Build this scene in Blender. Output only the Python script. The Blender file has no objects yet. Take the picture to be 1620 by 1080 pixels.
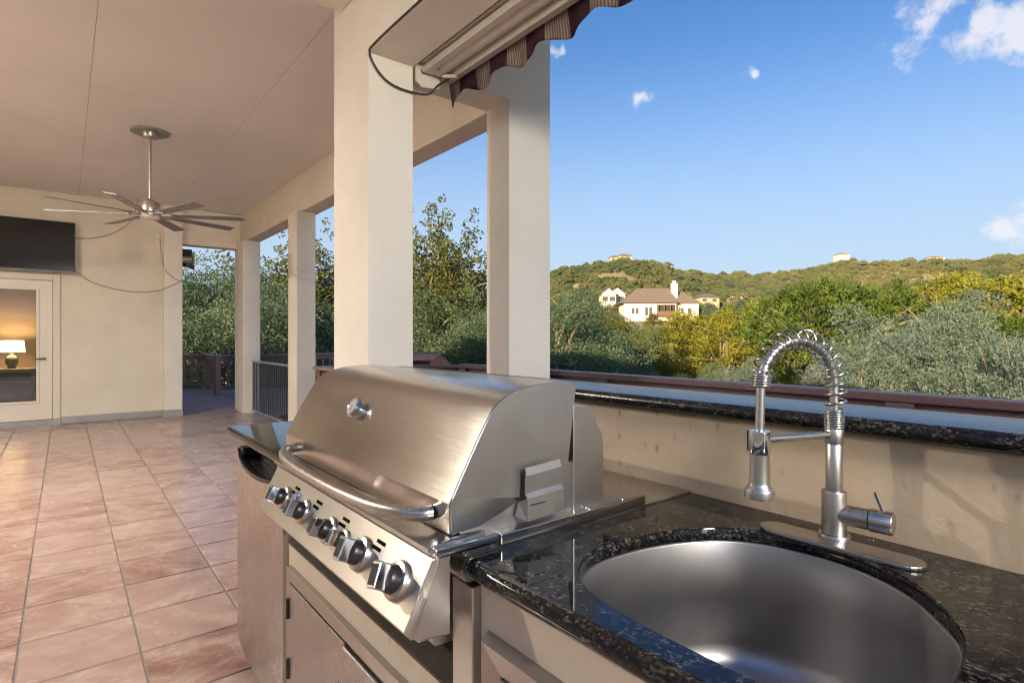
import bpy, bmesh, math, random
import numpy as np
from mathutils import Matrix, Vector, noise as mnoise

PI = math.pi
R = math.radians
random.seed(7)
rng = np.random.default_rng(11)
scene = bpy.context.scene
COL = scene.collection

# ------------------------------------------------------------------ camera
cam_data = bpy.data.cameras.new("camera")
cam_data.sensor_width = 36.0
cam_data.lens = 36.0 * 889.4 / 1620.0
cam_data.shift_y = -6.7 / 1620.0
cam_data.clip_start = 0.05
cam_data.clip_end = 6000.0
cam = bpy.data.objects.new("camera", cam_data)
COL.objects.link(cam)
cam.location = (0.0, 0.0, 1.22)
cam.rotation_euler = (R(90), 0.0, R(-38.52))
scene.camera = cam

# ------------------------------------------------------------------ light
SUN_ELEV = R(12.0)
SUN_DIR = Vector((-0.93, -0.37, 0.0)).normalized()          # towards the sun, on the ground plane
to_sun = Vector((SUN_DIR.x * math.cos(SUN_ELEV), SUN_DIR.y * math.cos(SUN_ELEV), math.sin(SUN_ELEV)))
sun_data = bpy.data.lights.new("sun", 'SUN')
sun_data.energy = 5.0
sun_data.angle = R(0.5)
sun_data.color = (1.0, 0.75, 0.42)
sun = bpy.data.objects.new("sun", sun_data)
COL.objects.link(sun)
sun.rotation_euler = to_sun.to_track_quat('Z', 'Y').to_euler()

world = bpy.data.worlds.new("World")
scene.world = world
world.use_nodes = True
wn, wl = world.node_tree.nodes, world.node_tree.links
wn.clear()
wout = wn.new('ShaderNodeOutputWorld')
wbg = wn.new('ShaderNodeBackground')
sky = wn.new('ShaderNodeTexSky')
sky.sky_type = 'NISHITA'
sky.sun_disc = False
sky.sun_elevation = SUN_ELEV
sky.sun_rotation = math.atan2(SUN_DIR.x, SUN_DIR.y)
sky.air_density = 1.1
sky.dust_density = 1.0
sky.ozone_density = 6.5
SKY_STRENGTH = 0.073
wbg.inputs['Strength'].default_value = SKY_STRENGTH
# a few small fair-weather clouds: soft patches broken up by noise
tc = wn.new('ShaderNodeTexCoord')
CLOUDS = [((0.880, 0.234, 0.414), 0.060), ((0.905, 0.172, 0.400), 0.055), ((0.918, 0.145, 0.372), 0.050), ((0.724, 0.580, 0.374), 0.030), ((0.804, 0.444, 0.396), 0.014),
          ((0.974, 0.169, 0.148), 0.035), ((0.605, 0.649, 0.461), 0.020), ((0.45, -0.7, 0.55), 0.16), ((-0.5, -0.6, 0.62), 0.18), ((-0.3, 0.75, 0.59), 0.15), ((0.75, -0.45, 0.48), 0.12)]
wob = wn.new('ShaderNodeTexNoise'); wob.inputs['Scale'].default_value = 22.0; wob.inputs['Detail'].default_value = 5.0
wl.new(tc.outputs['Generated'], wob.inputs['Vector'])
wsub = wn.new('ShaderNodeVectorMath'); wsub.operation = 'SUBTRACT'; wl.new(wob.outputs['Color'], wsub.inputs[0]); wsub.inputs[1].default_value = (0.5, 0.5, 0.5)
wadd = wn.new('ShaderNodeVectorMath'); wadd.operation = 'MULTIPLY_ADD'; wl.new(wsub.outputs[0], wadd.inputs[0]); wadd.inputs[1].default_value = (0.075, 0.075, 0.045)
wl.new(tc.outputs['Generated'], wadd.inputs[2])
acc = None
for vec, rad in CLOUDS:
    v = Vector(vec).normalized()
    dist = wn.new('ShaderNodeVectorMath'); dist.operation = 'DISTANCE'
    wl.new(wadd.outputs[0], dist.inputs[0])
    dist.inputs[1].default_value = v
    mr = wn.new('ShaderNodeMapRange')
    mr.inputs['From Min'].default_value = rad * 1.5
    mr.inputs['From Max'].default_value = 0.0
    wl.new(dist.outputs['Value'], mr.inputs['Value'])
    if acc is None:
        acc = mr.outputs[0]
    else:
        mx = wn.new('ShaderNodeMath'); mx.operation = 'MAXIMUM'
        wl.new(acc, mx.inputs[0]); wl.new(mr.outputs[0], mx.inputs[1])
        acc = mx.outputs[0]
nz = wn.new('ShaderNodeTexNoise')
nz.inputs['Scale'].default_value = 16.0
nz.inputs['Detail'].default_value = 7.0
nz.inputs['Roughness'].default_value = 0.6
wl.new(tc.outputs['Generated'], nz.inputs['Vector'])
ad = wn.new('ShaderNodeMath'); ad.operation = 'MULTIPLY_ADD'
wl.new(nz.outputs['Fac'], ad.inputs[0]); ad.inputs[1].default_value = 2.2
ad.inputs[2].default_value = -1.45
sm = wn.new('ShaderNodeMath'); sm.operation = 'ADD'
wl.new(acc, sm.inputs[0]); wl.new(ad.outputs[0], sm.inputs[1])
cm = wn.new('ShaderNodeMapRange'); cm.interpolation_type = 'SMOOTHSTEP'
cm.inputs['From Min'].default_value = 0.08
cm.inputs['From Max'].default_value = 0.55
cm.inputs['To Max'].default_value = 0.85
wl.new(sm.outputs[0], cm.inputs['Value'])
gate_ = wn.new('ShaderNodeMath'); gate_.operation = 'MULTIPLY'
gm = wn.new('ShaderNodeMapRange'); gm.inputs['From Max'].default_value = 0.3
wl.new(acc, gm.inputs['Value'])
wl.new(cm.outputs[0], gate_.inputs[0]); wl.new(gm.outputs[0], gate_.inputs[1])
cmix = wn.new('ShaderNodeMix'); cmix.data_type = 'RGBA'
wl.new(gate_.outputs[0], cmix.inputs['Factor'])
# pale evening haze towards the horizon, the same all the way round
sepz = wn.new('ShaderNodeSeparateXYZ'); wl.new(tc.outputs['Generated'], sepz.inputs[0])
hz_ = wn.new('ShaderNodeMapRange'); hz_.interpolation_type = 'SMOOTHSTEP'
hz_.inputs['From Min'].default_value = 0.50; hz_.inputs['From Max'].default_value = 0.06
hz_.inputs['To Max'].default_value = 0.92
wl.new(sepz.outputs['Z'], hz_.inputs['Value'])
hmix = wn.new('ShaderNodeMix'); hmix.data_type = 'RGBA'
wl.new(hz_.outputs[0], hmix.inputs['Factor']); wl.new(sky.outputs[0], hmix.inputs['A'])
hmix.inputs['B'].default_value = (2.55, 3.35, 4.3, 1)
wl.new(hmix.outputs['Result'], cmix.inputs['A'])
CLOUD_COL = (4.2, 4.2, 4.5, 1)
cmix.inputs['B'].default_value = CLOUD_COL
wl.new(cmix.outputs['Result'], wbg.inputs['Color'])
wl.new(wbg.outputs[0], wout.inputs['Surface'])

vs = scene.view_settings
scene.display_settings.display_device = 'sRGB'
vs.view_transform = 'Standard'
vs.look = 'None'
vs.gamma = 1.0
vs.use_curve_mapping = False
vs.exposure = 1.55
scene.render.engine = 'CYCLES'
scene.cycles.max_bounces = 10
scene.cycles.diffuse_bounces = 6
scene.cycles.glossy_bounces = 5
scene.cycles.transparent_max_bounces = 12
scene.cycles.sample_clamp_indirect = 6.0
scene.cycles.use_denoising = True
scene.cycles.denoising_prefilter = 'ACCURATE'
scene.cycles.filter_width = 1.15

# ------------------------------------------------------------------ materials
MATS = {}
class NT:
    """small wrapper for building node materials"""
    def __init__(self, name):
        m = bpy.data.materials.new(name); m.use_nodes = True
        self.m = m; self.n = m.node_tree.nodes; self.l = m.node_tree.links
        self.n.clear()
        self.out = self.n.new('ShaderNodeOutputMaterial')
        self.p = self.n.new('ShaderNodeBsdfPrincipled')
        self.l.new(self.p.outputs[0], self.out.inputs['Surface'])
        self._tc = None
    def node(self, t, **kw):
        nd = self.n.new(t)
        for k, v in kw.items(): setattr(nd, k, v)
        return nd
    def tc(self, kind='Object'):
        if self._tc is None: self._tc = self.n.new('ShaderNodeTexCoord')
        return self._tc.outputs[kind]
    def mapped(self, scale=(1, 1, 1), rot=(0, 0, 0), src=None, kind='Object'):
        mp = self.n.new('ShaderNodeMapping')
        mp.inputs['Scale'].default_value = scale; mp.inputs['Rotation'].default_value = rot
        self.l.new(src if src is not None else self.tc(kind), mp.inputs['Vector'])
        return mp.outputs[0]
    def noise(self, scale, detail=4, rough=0.55, vec=None, dist=0.0):
        nd = self.n.new('ShaderNodeTexNoise')
        nd.inputs['Scale'].default_value = scale; nd.inputs['Detail'].default_value = detail
        nd.inputs['Roughness'].default_value = rough; nd.inputs['Distortion'].default_value = dist
        self.l.new(vec if vec is not None else self.tc(), nd.inputs['Vector'])
        return nd.outputs['Fac']
    def ramp(self, fac, stops):
        nd = self.n.new('ShaderNodeValToRGB')
        e = nd.color_ramp.elements
        while len(e) < len(stops): e.new(0.5)
        for i, (p, c) in enumerate(stops):
            e[i].position = p; e[i].color = (*c, 1) if len(c) == 3 else c
        self.l.new(fac, nd.inputs['Fac'])
        return nd.outputs['Color']
    def rng(self, fac, a, b, c, d):
        nd = self.n.new('ShaderNodeMapRange')
        for k, v in zip(('From Min', 'From Max', 'To Min', 'To Max'), (a, b, c, d)): nd.inputs[k].default_value = v
        self.l.new(fac, nd.inputs['Value'])
        return nd.outputs[0]
    def mix(self, fac, a, b, mode='MIX'):
        nd = self.n.new('ShaderNodeMix'); nd.data_type = 'RGBA'; nd.blend_type = mode
        for key, v in (('Factor', fac), ('A', a), ('B', b)):
            if isinstance(v, (int, float)): nd.inputs[key].default_value = v
            elif isinstance(v, tuple): nd.inputs[key].default_value = (*v, 1) if len(v) == 3 else v
            else: self.l.new(v, nd.inputs[key])
        return nd.outputs['Result']
    def math(self, op, a, b=0.0):
        nd = self.n.new('ShaderNodeMath'); nd.operation = op
        for i, v in enumerate((a, b)):
            if isinstance(v, (int, float)): nd.inputs[i].default_value = v
            else: self.l.new(v, nd.inputs[i])
        return nd.outputs[0]
    def bump(self, h, strength=0.2, dist=0.01):
        nd = self.n.new('ShaderNodeBump')
        nd.inputs['Strength'].default_value = strength; nd.inputs['Distance'].default_value = dist
        self.l.new(h, nd.inputs['Height']); self.l.new(nd.outputs[0], self.p.inputs['Normal'])
    def set(self, **kw):
        for k, v in kw.items():
            k = {'color': 'Base Color', 'rough': 'Roughness', 'metal': 'Metallic', 'coat': 'Coat Weight', 'coatr': 'Coat Roughness',
                 'spec': 'Specular IOR Level', 'aniso': 'Anisotropic', 'emit': 'Emission Color', 'emits': 'Emission Strength',
                 'trans': 'Transmission Weight', 'alpha': 'Alpha', 'anisorot': 'Anisotropic Rotation'}[k]
            if isinstance(v, (int, float)): self.p.inputs[k].default_value = v
            elif isinstance(v, tuple): self.p.inputs[k].default_value = (*v, 1) if len(v) == 3 else v
            else: self.l.new(v, self.p.inputs[k])
        return self

def plain(name, color, rough=0.5, metal=0.0, var=0.12, scale=8.0, bump=0.0, **kw):
    t = NT(name)
    n = t.noise(scale, 5, 0.6)
    c = t.mix(n, tuple(x * (1 - var) for x in color), tuple(min(1, x * (1 + var)) for x in color))
    t.set(color=c, rough=rough, metal=metal, **kw)
    if bump: t.bump(t.noise(scale * 12, 3), bump, 0.005)
    MATS[name] = t.m
    return t.m

def stucco(name, color, grain=70.0, strength=0.35, stain=0.10, spots=0.0):
    t = NT(name)
    big = t.noise(1.3, 5, 0.6)
    fine = t.noise(grain, 4, 0.7)
    c = t.mix(t.rng(big, 0.3, 0.7, 0, 1), tuple(x * (1 - stain) for x in color), tuple(min(1, x * (1 + stain * .5)) for x in color))
    c = t.mix(t.rng(fine, 0.35, 0.75, 0.0, 0.5), c, tuple(x * 0.82 for x in color))
    if spots:
        mp = t.mapped((1, 1, 0.55))
        v = t.node('ShaderNodeTexVoronoi'); v.inputs['Scale'].default_value = 30.0
        t.l.new(mp, v.inputs['Vector'])
        sp = t.math('MULTIPLY', t.rng(v.outputs['Distance'], 0.10, 0.20, 0.75, 0.0), t.rng(t.noise(3.0, 3), 0.5, 0.62, 0, 1))
        c = t.mix(t.math('MULTIPLY', sp, spots), c, (0.22, 0.15, 0.09))
        smear = t.noise(5.0, 5, 0.7, t.mapped((1, 1, 0.3)))
        c = t.mix(t.rng(smear, 0.52, 0.75, 0, 0.4 * spots), c, (0.38, 0.28, 0.18))
    t.set(color=c, rough=0.9, spec=0.2)
    t.bump(t.mix(0.5, fine, t.noise(grain * .35, 3)), strength, 0.004)
    MATS[name] = t.m
    return t.m

CREAM = (0.74, 0.68, 0.565)
M_stucco = stucco("cream stucco", CREAM, 70.0, 0.5, 0.13)
M_stucco_col = stucco("column stucco", (0.80, 0.755, 0.665), 80.0, 0.55, 0.11)
M_backsplash = stucco("backsplash stucco", (0.60, 0.465, 0.32), 90.0, 0.4, 0.10, 0.8)  # same stucco as the columns, its shade put into the darker tan
M_cabinet = stucco("cabinet stucco", (0.66, 0.56, 0.42), 110.0, 0.35, 0.10, 0.5)
M_ceiling = stucco("ceiling board", (0.78, 0.76, 0.73), 160.0, 0.25, 0.06)
M_roof_slab = plain("roof felt", (0.25, 0.22, 0.2), 0.9)

def steel_mat(name, color=(0.60, 0.575, 0.54), rough=0.27, axis=(2, 160, 160), smudge=0.14, aniso=0.5, tangent=None):
    t = NT(name)
    br = t.noise(1.0, 2, 0.6, t.mapped(axis))
    sm_ = t.noise(4.0, 5, 0.6)
    r_ = t.math('ADD', t.rng(br, 0.3, 0.7, rough - 0.02, rough + 0.025), t.rng(sm_, 0.3, 0.8, -0.02, smudge))
    c = t.mix(t.rng(sm_, 0.3, 0.8, 0, 1), color, tuple(x * 0.92 for x in color))
    c = t.mix(t.rng(br, 0.3, 0.7, 0, 0.16), c, tuple(x * 0.7 for x in color))
    t.set(color=c, rough=r_, metal=1.0, aniso=aniso)
    if tangent:
        tg = t.node('ShaderNodeTangent', direction_type='RADIAL', axis=tangent)
        t.l.new(tg.outputs[0], t.p.inputs['Tangent'])
    MATS[name] = t.m
    return t.m

M_steel_y = steel_mat("brushed steel", (0.51, 0.50, 0.485), 0.19, axis=(420, 9, 420), smudge=0.05, aniso=0.88, tangent="Y")           # grain along Y (length of the counter)
M_steel_z = steel_mat("brushed steel upright", (0.50, 0.475, 0.45), 0.30, axis=(900, 900, 9), aniso=0.3)
M_steel_dull = steel_mat("dull steel", (0.52, 0.50, 0.48), 0.36, axis=(300, 300, 30), smudge=0.12, aniso=0.0)
M_steel_sink = steel_mat("sink steel", (0.36, 0.35, 0.35), 0.36, axis=(500, 500, 20), smudge=0.08, aniso=0.3)
M_nickel = steel_mat("brushed nickel", (0.50, 0.475, 0.445), 0.28, axis=(700, 700, 700), smudge=0.05, aniso=0.0)
M_chrome = steel_mat("polished chrome", (0.72, 0.72, 0.72), 0.09, axis=(30, 30, 30), smudge=0.08, aniso=0.0)
M_door_steel = steel_mat("fridge steel", (0.47, 0.46, 0.45), 0.25, axis=(900, 900, 12), smudge=0.12, aniso=0.2)
M_black = plain("black plastic", (0.012, 0.012, 0.013), 0.35)
M_dark = plain("dark recess", (0.03, 0.028, 0.026), 0.8)
M_rubber = plain("black rubber mat", (0.02, 0.02, 0.022), 0.8, bump=0.3)

def granite(rough=0.055, wave=0.006):
    t = NT("black granite")
    base = t.noise(120, 5, 0.75)
    c = t.ramp(base, [(0.30, (0.002, 0.002, 0.003)), (0.54, (0.006, 0.006, 0.007)), (0.63, (0.018, 0.017, 0.017)), (0.72, (0.05, 0.043, 0.032)), (0.82, (0.10, 0.095, 0.085))])
    v = t.node('ShaderNodeTexVoronoi'); v.inputs['Scale'].default_value = 330.0
    t.l.new(t.mapped((1, 0.6, 1), (0, 0, 0.6)), v.inputs['Vector'])
    sep = t.node('ShaderNodeSeparateColor'); t.l.new(v.outputs['Color'], sep.inputs[0])
    fl = t.math('MULTIPLY', t.rng(sep.outputs[0], 0.62, 0.92, 0, 0.8), t.rng(t.noise(45, 4), 0.40, 0.66, 0, 1))
    c = t.mix(fl, c, t.mix(sep.outputs[1], (0.13, 0.10, 0.06), (0.13, 0.135, 0.14)))
    t.set(color=c, rough=rough, spec=0.4)
    t.bump(t.noise(40 if wave > 0.1 else 26, 3), wave, 0.004 if wave > 0.1 else 0.001)
    return t.m
M_granite = granite()
M_granite_bar = granite(0.24, 0.16)

def tile_mat():
    t = NT("slate look tile")
    oi = t.node('ShaderNodeObjectInfo')
    off = t.node('ShaderNodeVectorMath', operation='MULTIPLY_ADD')
    comb = t.node('ShaderNodeCombineXYZ')
    for i in range(3): t.l.new(oi.outputs['Random'], comb.inputs[i])
    t.l.new(comb.outputs[0], off.inputs[0]); off.inputs[1].default_value = (37, 91, 53)
    t.l.new(t.tc(), off.inputs[2])
    turn = t.node('ShaderNodeVectorRotate', rotation_type='Z_AXIS')
    t.l.new(off.outputs[0], turn.inputs['Vector']); t.l.new(t.rng(oi.outputs['Random'], 0, 1, -0.5, 0.9), turn.inputs['Angle'])
    mp = t.mapped((2.8, 4.9, 1.0), src=turn.outputs[0])
    n1 = t.noise(1.5, 9, 0.68, mp, 0.45)
    n2 = t.noise(12, 8, 0.7, off.outputs[0], 0.5)
    c = t.ramp(n1, [(0.28, (0.20, 0.10, 0.078)), (0.42, (0.33, 0.195, 0.155)), (0.52, (0.43, 0.29, 0.24)), (0.62, (0.56, 0.44, 0.365)), (0.75, (0.35, 0.22, 0.195))])
    c = t.mix(t.rng(n2, 0.36, 0.68, 0.0, 0.6), c, (0.26, 0.135, 0.11))
    tone = t.math('FRACT', t.math('MULTIPLY', oi.outputs['Random'], 7.13))
    c = t.mix(t.rng(tone, 0, 1, 0.0, 0.55), c, (0.52, 0.39, 0.33))
    t.set(color=c, rough=t.rng(n2, 0.3, 0.75, 0.13, 0.33), spec=0.5)
    t.bump(t.mix(0.5, n1, n2), 0.14, 0.006)
    return t.m
M_tile = tile_mat()
M_grout = plain("grout", (0.22, 0.195, 0.18), 0.9, scale=20)

def deck_mat():
    t = NT("stained deck board")
    oi = t.node('ShaderNodeObjectInfo')
    g = t.noise(1.0, 5, 0.6, t.mapped((50, 2.0, 50)))
    c = t.mix(g, (0.36, 0.19, 0.165), (0.50, 0.315, 0.275))
    c = t.mix(t.rng(oi.outputs['Random'], 0, 1, 0, 0.35), c, (0.34, 0.22, 0.20))
    t.set(color=c, rough=0.6)
    t.bump(g, 0.2, 0.004)
    return t.m
M_deck = deck_mat()
M_rail = plain("painted railing", (0.17, 0.095, 0.09), 0.42, var=0.18, scale=6, bump=0.1)
M_railtop = plain("lighter railing cap", (0.27, 0.17, 0.15), 0.45, var=0.2, scale=5, bump=0.1)  # caps and planks in a lighter brown than the rails
M_maroon = plain("maroon rail", (0.085, 0.046, 0.054), 0.38, var=0.15, scale=4)
M_door_paint = plain("door paint", (0.70, 0.64, 0.54), 0.45, var=0.04)
M_trim = plain("trim paint", (0.66, 0.60, 0.51), 0.5, var=0.05)
M_base = plain("painted kerb", (0.34, 0.33, 0.33), 0.7, var=0.25, scale=7, bump=0.2)
M_bronze = plain("dark bronze", (0.02, 0.016, 0.014), 0.4, 0.6)
M_screen = plain("screen glass", (0.004, 0.004, 0.005), 0.12, var=0.0)
M_awning_metal = plain("cream coated metal", (0.62, 0.57, 0.50), 0.45, var=0.08)
M_fan = plain("fan nickel", (0.42, 0.38, 0.34), 0.35, 0.9, var=0.1)
M_fan_blade = plain("fan blade grey", (0.24, 0.24, 0.235), 0.45, 0.3, var=0.12, scale=20)
M_white = plain("white plastic", (0.72, 0.70, 0.66), 0.4, var=0.04)
M_cable_w = plain("beige cable", (0.42, 0.36, 0.29), 0.5)
M_cable_b = plain("black cable", (0.03, 0.028, 0.026), 0.5)
M_gate = plain("gate metal", (0.50, 0.50, 0.52), 0.35, 0.6)
M_gatebar = plain("dark gate bars", (0.07, 0.07, 0.08), 0.45, 0.3)
M_room = plain("room paint", (0.42, 0.32, 0.22), 0.9, var=0.05)
M_roomfloor = plain("dark timber floor", (0.08, 0.055, 0.04), 0.4, var=0.3)
M_furn = plain("grey washed wood", (0.34, 0.32, 0.30), 0.5, var=0.15)
M_ceramic = plain("green ceramic", (0.06, 0.085, 0.075), 0.15, var=0.2)

def shade_mat():
    t = NT("lamp shade")
    t.set(color=(0.8, 0.72, 0.58), rough=0.8, emit=(1.0, 0.72, 0.40), emits=1.3)
    return t.m
M_shade = shade_mat()

def glass_mat():
    t = NT("door glass")
    t.n.remove(t.p)
    tr = t.node('ShaderNodeBsdfTransparent'); tr.inputs[0].default_value = (0.92, 0.94, 0.93, 1)
    gl = t.node('ShaderNodeBsdfGlossy'); gl.inputs['Roughness'].default_value = 0.02
    fr = t.node('ShaderNodeFresnel'); fr.inputs['IOR'].default_value = 1.7
    mx = t.node('ShaderNodeMixShader')
    t.l.new(fr.outputs[0], mx.inputs[0]); t.l.new(tr.outputs[0], mx.inputs[1]); t.l.new(gl.outputs[0], mx.inputs[2])
    t.l.new(mx.outputs[0], t.out.inputs['Surface'])
    return t.m
M_glass = glass_mat()

def valance_mat():
    t = NT("striped awning cloth")
    sep = t.node('ShaderNodeSeparateXYZ'); t.l.new(t.tc(), sep.inputs[0])
    y = sep.outputs[1]
    def pulse(period, offset):
        m_ = t.math('FRACT', t.math('DIVIDE', t.math('ADD', y, 100.0 + offset), period))
        return m_
    band = t.math('GREATER_THAN', pulse(0.30, 0.15), 0.5)
    thin = t.rng(t.math('ABSOLUTE', t.math('SUBTRACT', pulse(0.016, 0.0), 0.5)), 0.22, 0.28, 0, 1)
    beige = t.mix(thin, (0.24, 0.195, 0.16), (0.10, 0.07, 0.065))
    c = t.mix(band, (0.030, 0.011, 0.018), beige)
    c = t.mix(t.rng(t.noise(14, 4), 0.4, 0.8, 0, 0.3), c, (0.08, 0.06, 0.055))
    t.set(color=c, rough=0.9, spec=0.1)
    return t.m
M_valance = valance_mat()

def leaf_mat(name, dark, light, accent=None, acc=0.0, trans=0.35):
    t = NT(name)
    oi = t.node('ShaderNodeObjectInfo')
    n1 = t.noise(1.5, 3, 0.6)
    n2 = t.noise(14.0, 2, 0.5)
    c = t.mix(t.rng(t.mix(0.4, n1, n2), 0.40, 0.60, 0, 1), tuple(q * 0.75 for q in dark), tuple(q * 1.08 for q in light))
    c = t.mix(t.rng(oi.outputs['Random'], 0, 1, 0.0, 0.35), c, tuple(x * 0.72 for x in light))
    if accent: c = t.mix(t.rng(t.noise(1.7, 3), 0.58, 0.68, 0, acc), c, accent)
    t.n.remove(t.p)
    d = t.node('ShaderNodeBsdfPrincipled'); d.inputs['Roughness'].default_value = 0.6; d.inputs['Specular IOR Level'].default_value = 0.25
    tr = t.node('ShaderNodeBsdfTranslucent')
    mx = t.node('ShaderNodeMixShader'); mx.inputs[0].default_value = trans
    t.l.new(c, d.inputs['Base Color']); t.l.new(c, tr.inputs['Color'])
    t.l.new(d.outputs[0], mx.inputs[1]); t.l.new(tr.outputs[0], mx.inputs[2])
    t.l.new(mx.outputs[0], t.out.inputs['Surface'])
    return t.m
L_oak = leaf_mat("oak leaves", (0.090, 0.150, 0.095), (0.165, 0.240, 0.150), (0.20, 0.18, 0.08), 0.3, 0.45)
L_oakdark = leaf_mat("dark oak leaves", (0.09, 0.15, 0.095), (0.17, 0.25, 0.15), None, 0, 0.5)
L_cedar = leaf_mat("cedar sprays", (0.075, 0.110, 0.020), (0.200, 0.215, 0.034), (0.26, 0.21, 0.035), 0.4, 0.45)
L_syc = leaf_mat("sycamore leaves", (0.060, 0.090, 0.025), (0.150, 0.170, 0.045), (0.30, 0.20, 0.05), 0.55, 0.45)
L_bush = leaf_mat("pale bush leaves", (0.080, 0.125, 0.055), (0.165, 0.215, 0.105))
def far_leaf():
    t = NT("hillside leaves")
    oi = t.node('ShaderNodeObjectInfo')
    patch = t.noise(0.012, 4, 0.6, oi.outputs['Location'])
    c = t.mix(t.rng(patch, 0.40, 0.62, 0, 1), (0.055, 0.090, 0.042), (0.15, 0.155, 0.062))
    c = t.mix(t.rng(oi.outputs['Random'], 0.0, 1.0, 0, 0.6), c, (0.185, 0.18, 0.08))
    c = t.mix(t.rng(t.math('FRACT', t.math('MULTIPLY', oi.outputs['Random'], 9.7)), 0.6, 1.0, 0, 0.8), c, (0.045, 0.075, 0.04))
    t.set(color=c, rough=0.8, spec=0.15)
    return t.m
L_far = far_leaf()
L_unused = leaf_mat("hillside leaves", (0.075, 0.090, 0.045), (0.165, 0.160, 0.075), (0.20, 0.165, 0.08), 0.5, 0.3)
M_bark = plain("bark", (0.21, 0.17, 0.135), 0.9, var=0.35, scale=6, bump=0.5)
M_hill = plain("hill soil", (0.26, 0.215, 0.12), 0.95, var=0.3, scale=0.05)
M_ground = plain("dry ground", (0.14, 0.12, 0.08), 0.95, var=0.35, scale=0.4)
M_hwall = plain("pale limestone", (0.62, 0.56, 0.48), 0.9, var=0.08, scale=0.7)
M_hroof = plain("brown shingle roof", (0.15, 0.122, 0.11), 0.85, var=0.15, scale=2)
M_redroof = plain("red tile roof", (0.33, 0.12, 0.07), 0.8, var=0.15)
M_hwin = plain("window glass", (0.08, 0.09, 0.10), 0.15)
M_timber = plain("balcony timber", (0.13, 0.07, 0.04), 0.6)

# ------------------------------------------------------------------ mesh helpers
class MB:
    def __init__(self, xf=None):
        self.v = []; self.f = []; self.xf = xf
    def add(self, verts, faces):
        o = len(self.v)
        if self.xf is not None: verts = [tuple(self.xf @ Vector(p)) for p in verts]
        self.v.extend(verts); self.f.extend([tuple(i + o for i in f) for f in faces])
        return self
    def box(self, x0, x1, y0, y1, z0, z1):
        return self.add([(x0, y0, z0), (x1, y0, z0), (x1, y1, z0), (x0, y1, z0), (x0, y0, z1), (x1, y0, z1), (x1, y1, z1), (x0, y1, z1)],
                        [(3, 2, 1, 0), (4, 5, 6, 7), (0, 1, 5, 4), (1, 2, 6, 5), (2, 3, 7, 6), (3, 0, 4, 7)])
    def prism_y(self, prof, y0, y1):
        """profile in X,Z (counter-clockwise seen from -Y) extruded along Y"""
        n = len(prof)
        vs_ = [(x, y0, z) for x, z in prof] + [(x, y1, z) for x, z in prof]
        fs = [tuple(range(n)), tuple(range(2 * n - 1, n - 1, -1))] + [(i, i + n, (i + 1) % n + n, (i + 1) % n) for i in range(n)]
        return self.add(vs_, fs)
    def prism_z(self, prof, z0, z1):
        n = len(prof)
        vs_ = [(x, y, z0) for x, y in prof] + [(x, y, z1) for x, y in prof]
        fs = [tuple(range(n - 1, -1, -1)), tuple(range(n, 2 * n))] + [(i, (i + 1) % n, (i + 1) % n + n, i + n) for i in range(n)]
        return self.add(vs_, fs)
    def prism_x(self, prof, x0, x1):
        n = len(prof)
        vs_ = [(x0, y, z) for y, z in prof] + [(x1, y, z) for y, z in prof]
        fs = [tuple(range(n - 1, -1, -1)), tuple(range(n, 2 * n))] + [(i, (i + 1) % n, (i + 1) % n + n, i + n) for i in range(n)]
        return self.add(vs_, fs)
    def lathe(self, prof, seg=24, center=(0, 0, 0), cap=True):
        """profile (r, z) bottom to top around Z"""
        vs_ = []; n = len(prof)
        for r_, z in prof:
            for k in range(seg):
                a = 2 * PI * k / seg
                vs_.append((center[0] + r_ * math.cos(a), center[1] + r_ * math.sin(a), center[2] + z))
        fs = []
        for i in range(n - 1):
            for k in range(seg):
                k2 = (k + 1) % seg
                fs.append((i * seg + k, i * seg + k2, (i + 1) * seg + k2, (i + 1) * seg + k))
        if cap:
            fs.append(tuple(range(seg - 1, -1, -1))); fs.append(tuple(range((n - 1) * seg, n * seg)))
        return self.add(vs_, fs)
    def tube(self, pts, rad, seg=10, cap=True):
        pts = [Vector(p) for p in pts]; n = len(pts)
        rad = rad if isinstance(rad, (list, tuple)) else [rad] * n
        t0 = (pts[1] - pts[0]).normalized()
        ref = Vector((0, 0, 1)) if abs(t0.z) < 0.9 else Vector((1, 0, 0))
        nrm = t0.cross(ref).normalized()
        vs_ = []
        for i in range(n):
            t = (pts[min(i + 1, n - 1)] - pts[max(i - 1, 0)]).normalized()
            nrm = (nrm - t * nrm.dot(t)).normalized()
            b = t.cross(nrm)
            for k in range(seg):
                a = 2 * PI * k / seg
                vs_.append(tuple(pts[i] + (nrm * math.cos(a) + b * math.sin(a)) * rad[i]))
        fs = []
        for i in range(n - 1):
            for k in range(seg):
                k2 = (k + 1) % seg
                fs.append((i * seg + k, i * seg + k2, (i + 1) * seg + k2, (i + 1) * seg + k))
        if cap:
            fs.append(tuple(range(seg - 1, -1, -1))); fs.append(tuple(range((n - 1) * seg, n * seg)))
        return self.add(vs_, fs)
    def mesh(self, name, mat, smooth=None):
        me = bpy.data.meshes.new(name)
        me.from_pydata(self.v, [], self.f); me.update()
        if mat is not None: me.materials.append(mat)
        if smooth is not None:
            me.polygons.foreach_set('use_smooth', [True] * len(me.polygons))
            me.set_sharp_from_angle(angle=R(smooth))
        return me
    def build(self, name, mat, parent=None, smooth=None, bevel=0.0, loc=None, seg=2):
        ob = bpy.data.objects.new(name, self.mesh(name, mat, smooth))
        COL.objects.link(ob)
        if parent is not None: ob.parent = parent
        if loc is not None: ob.location = loc
        if bevel:
            md = ob.modifiers.new("edge", 'BEVEL'); md.width = bevel; md.segments = seg; md.limit_method = 'ANGLE'; md.angle_limit = R(35)
        return ob

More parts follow.
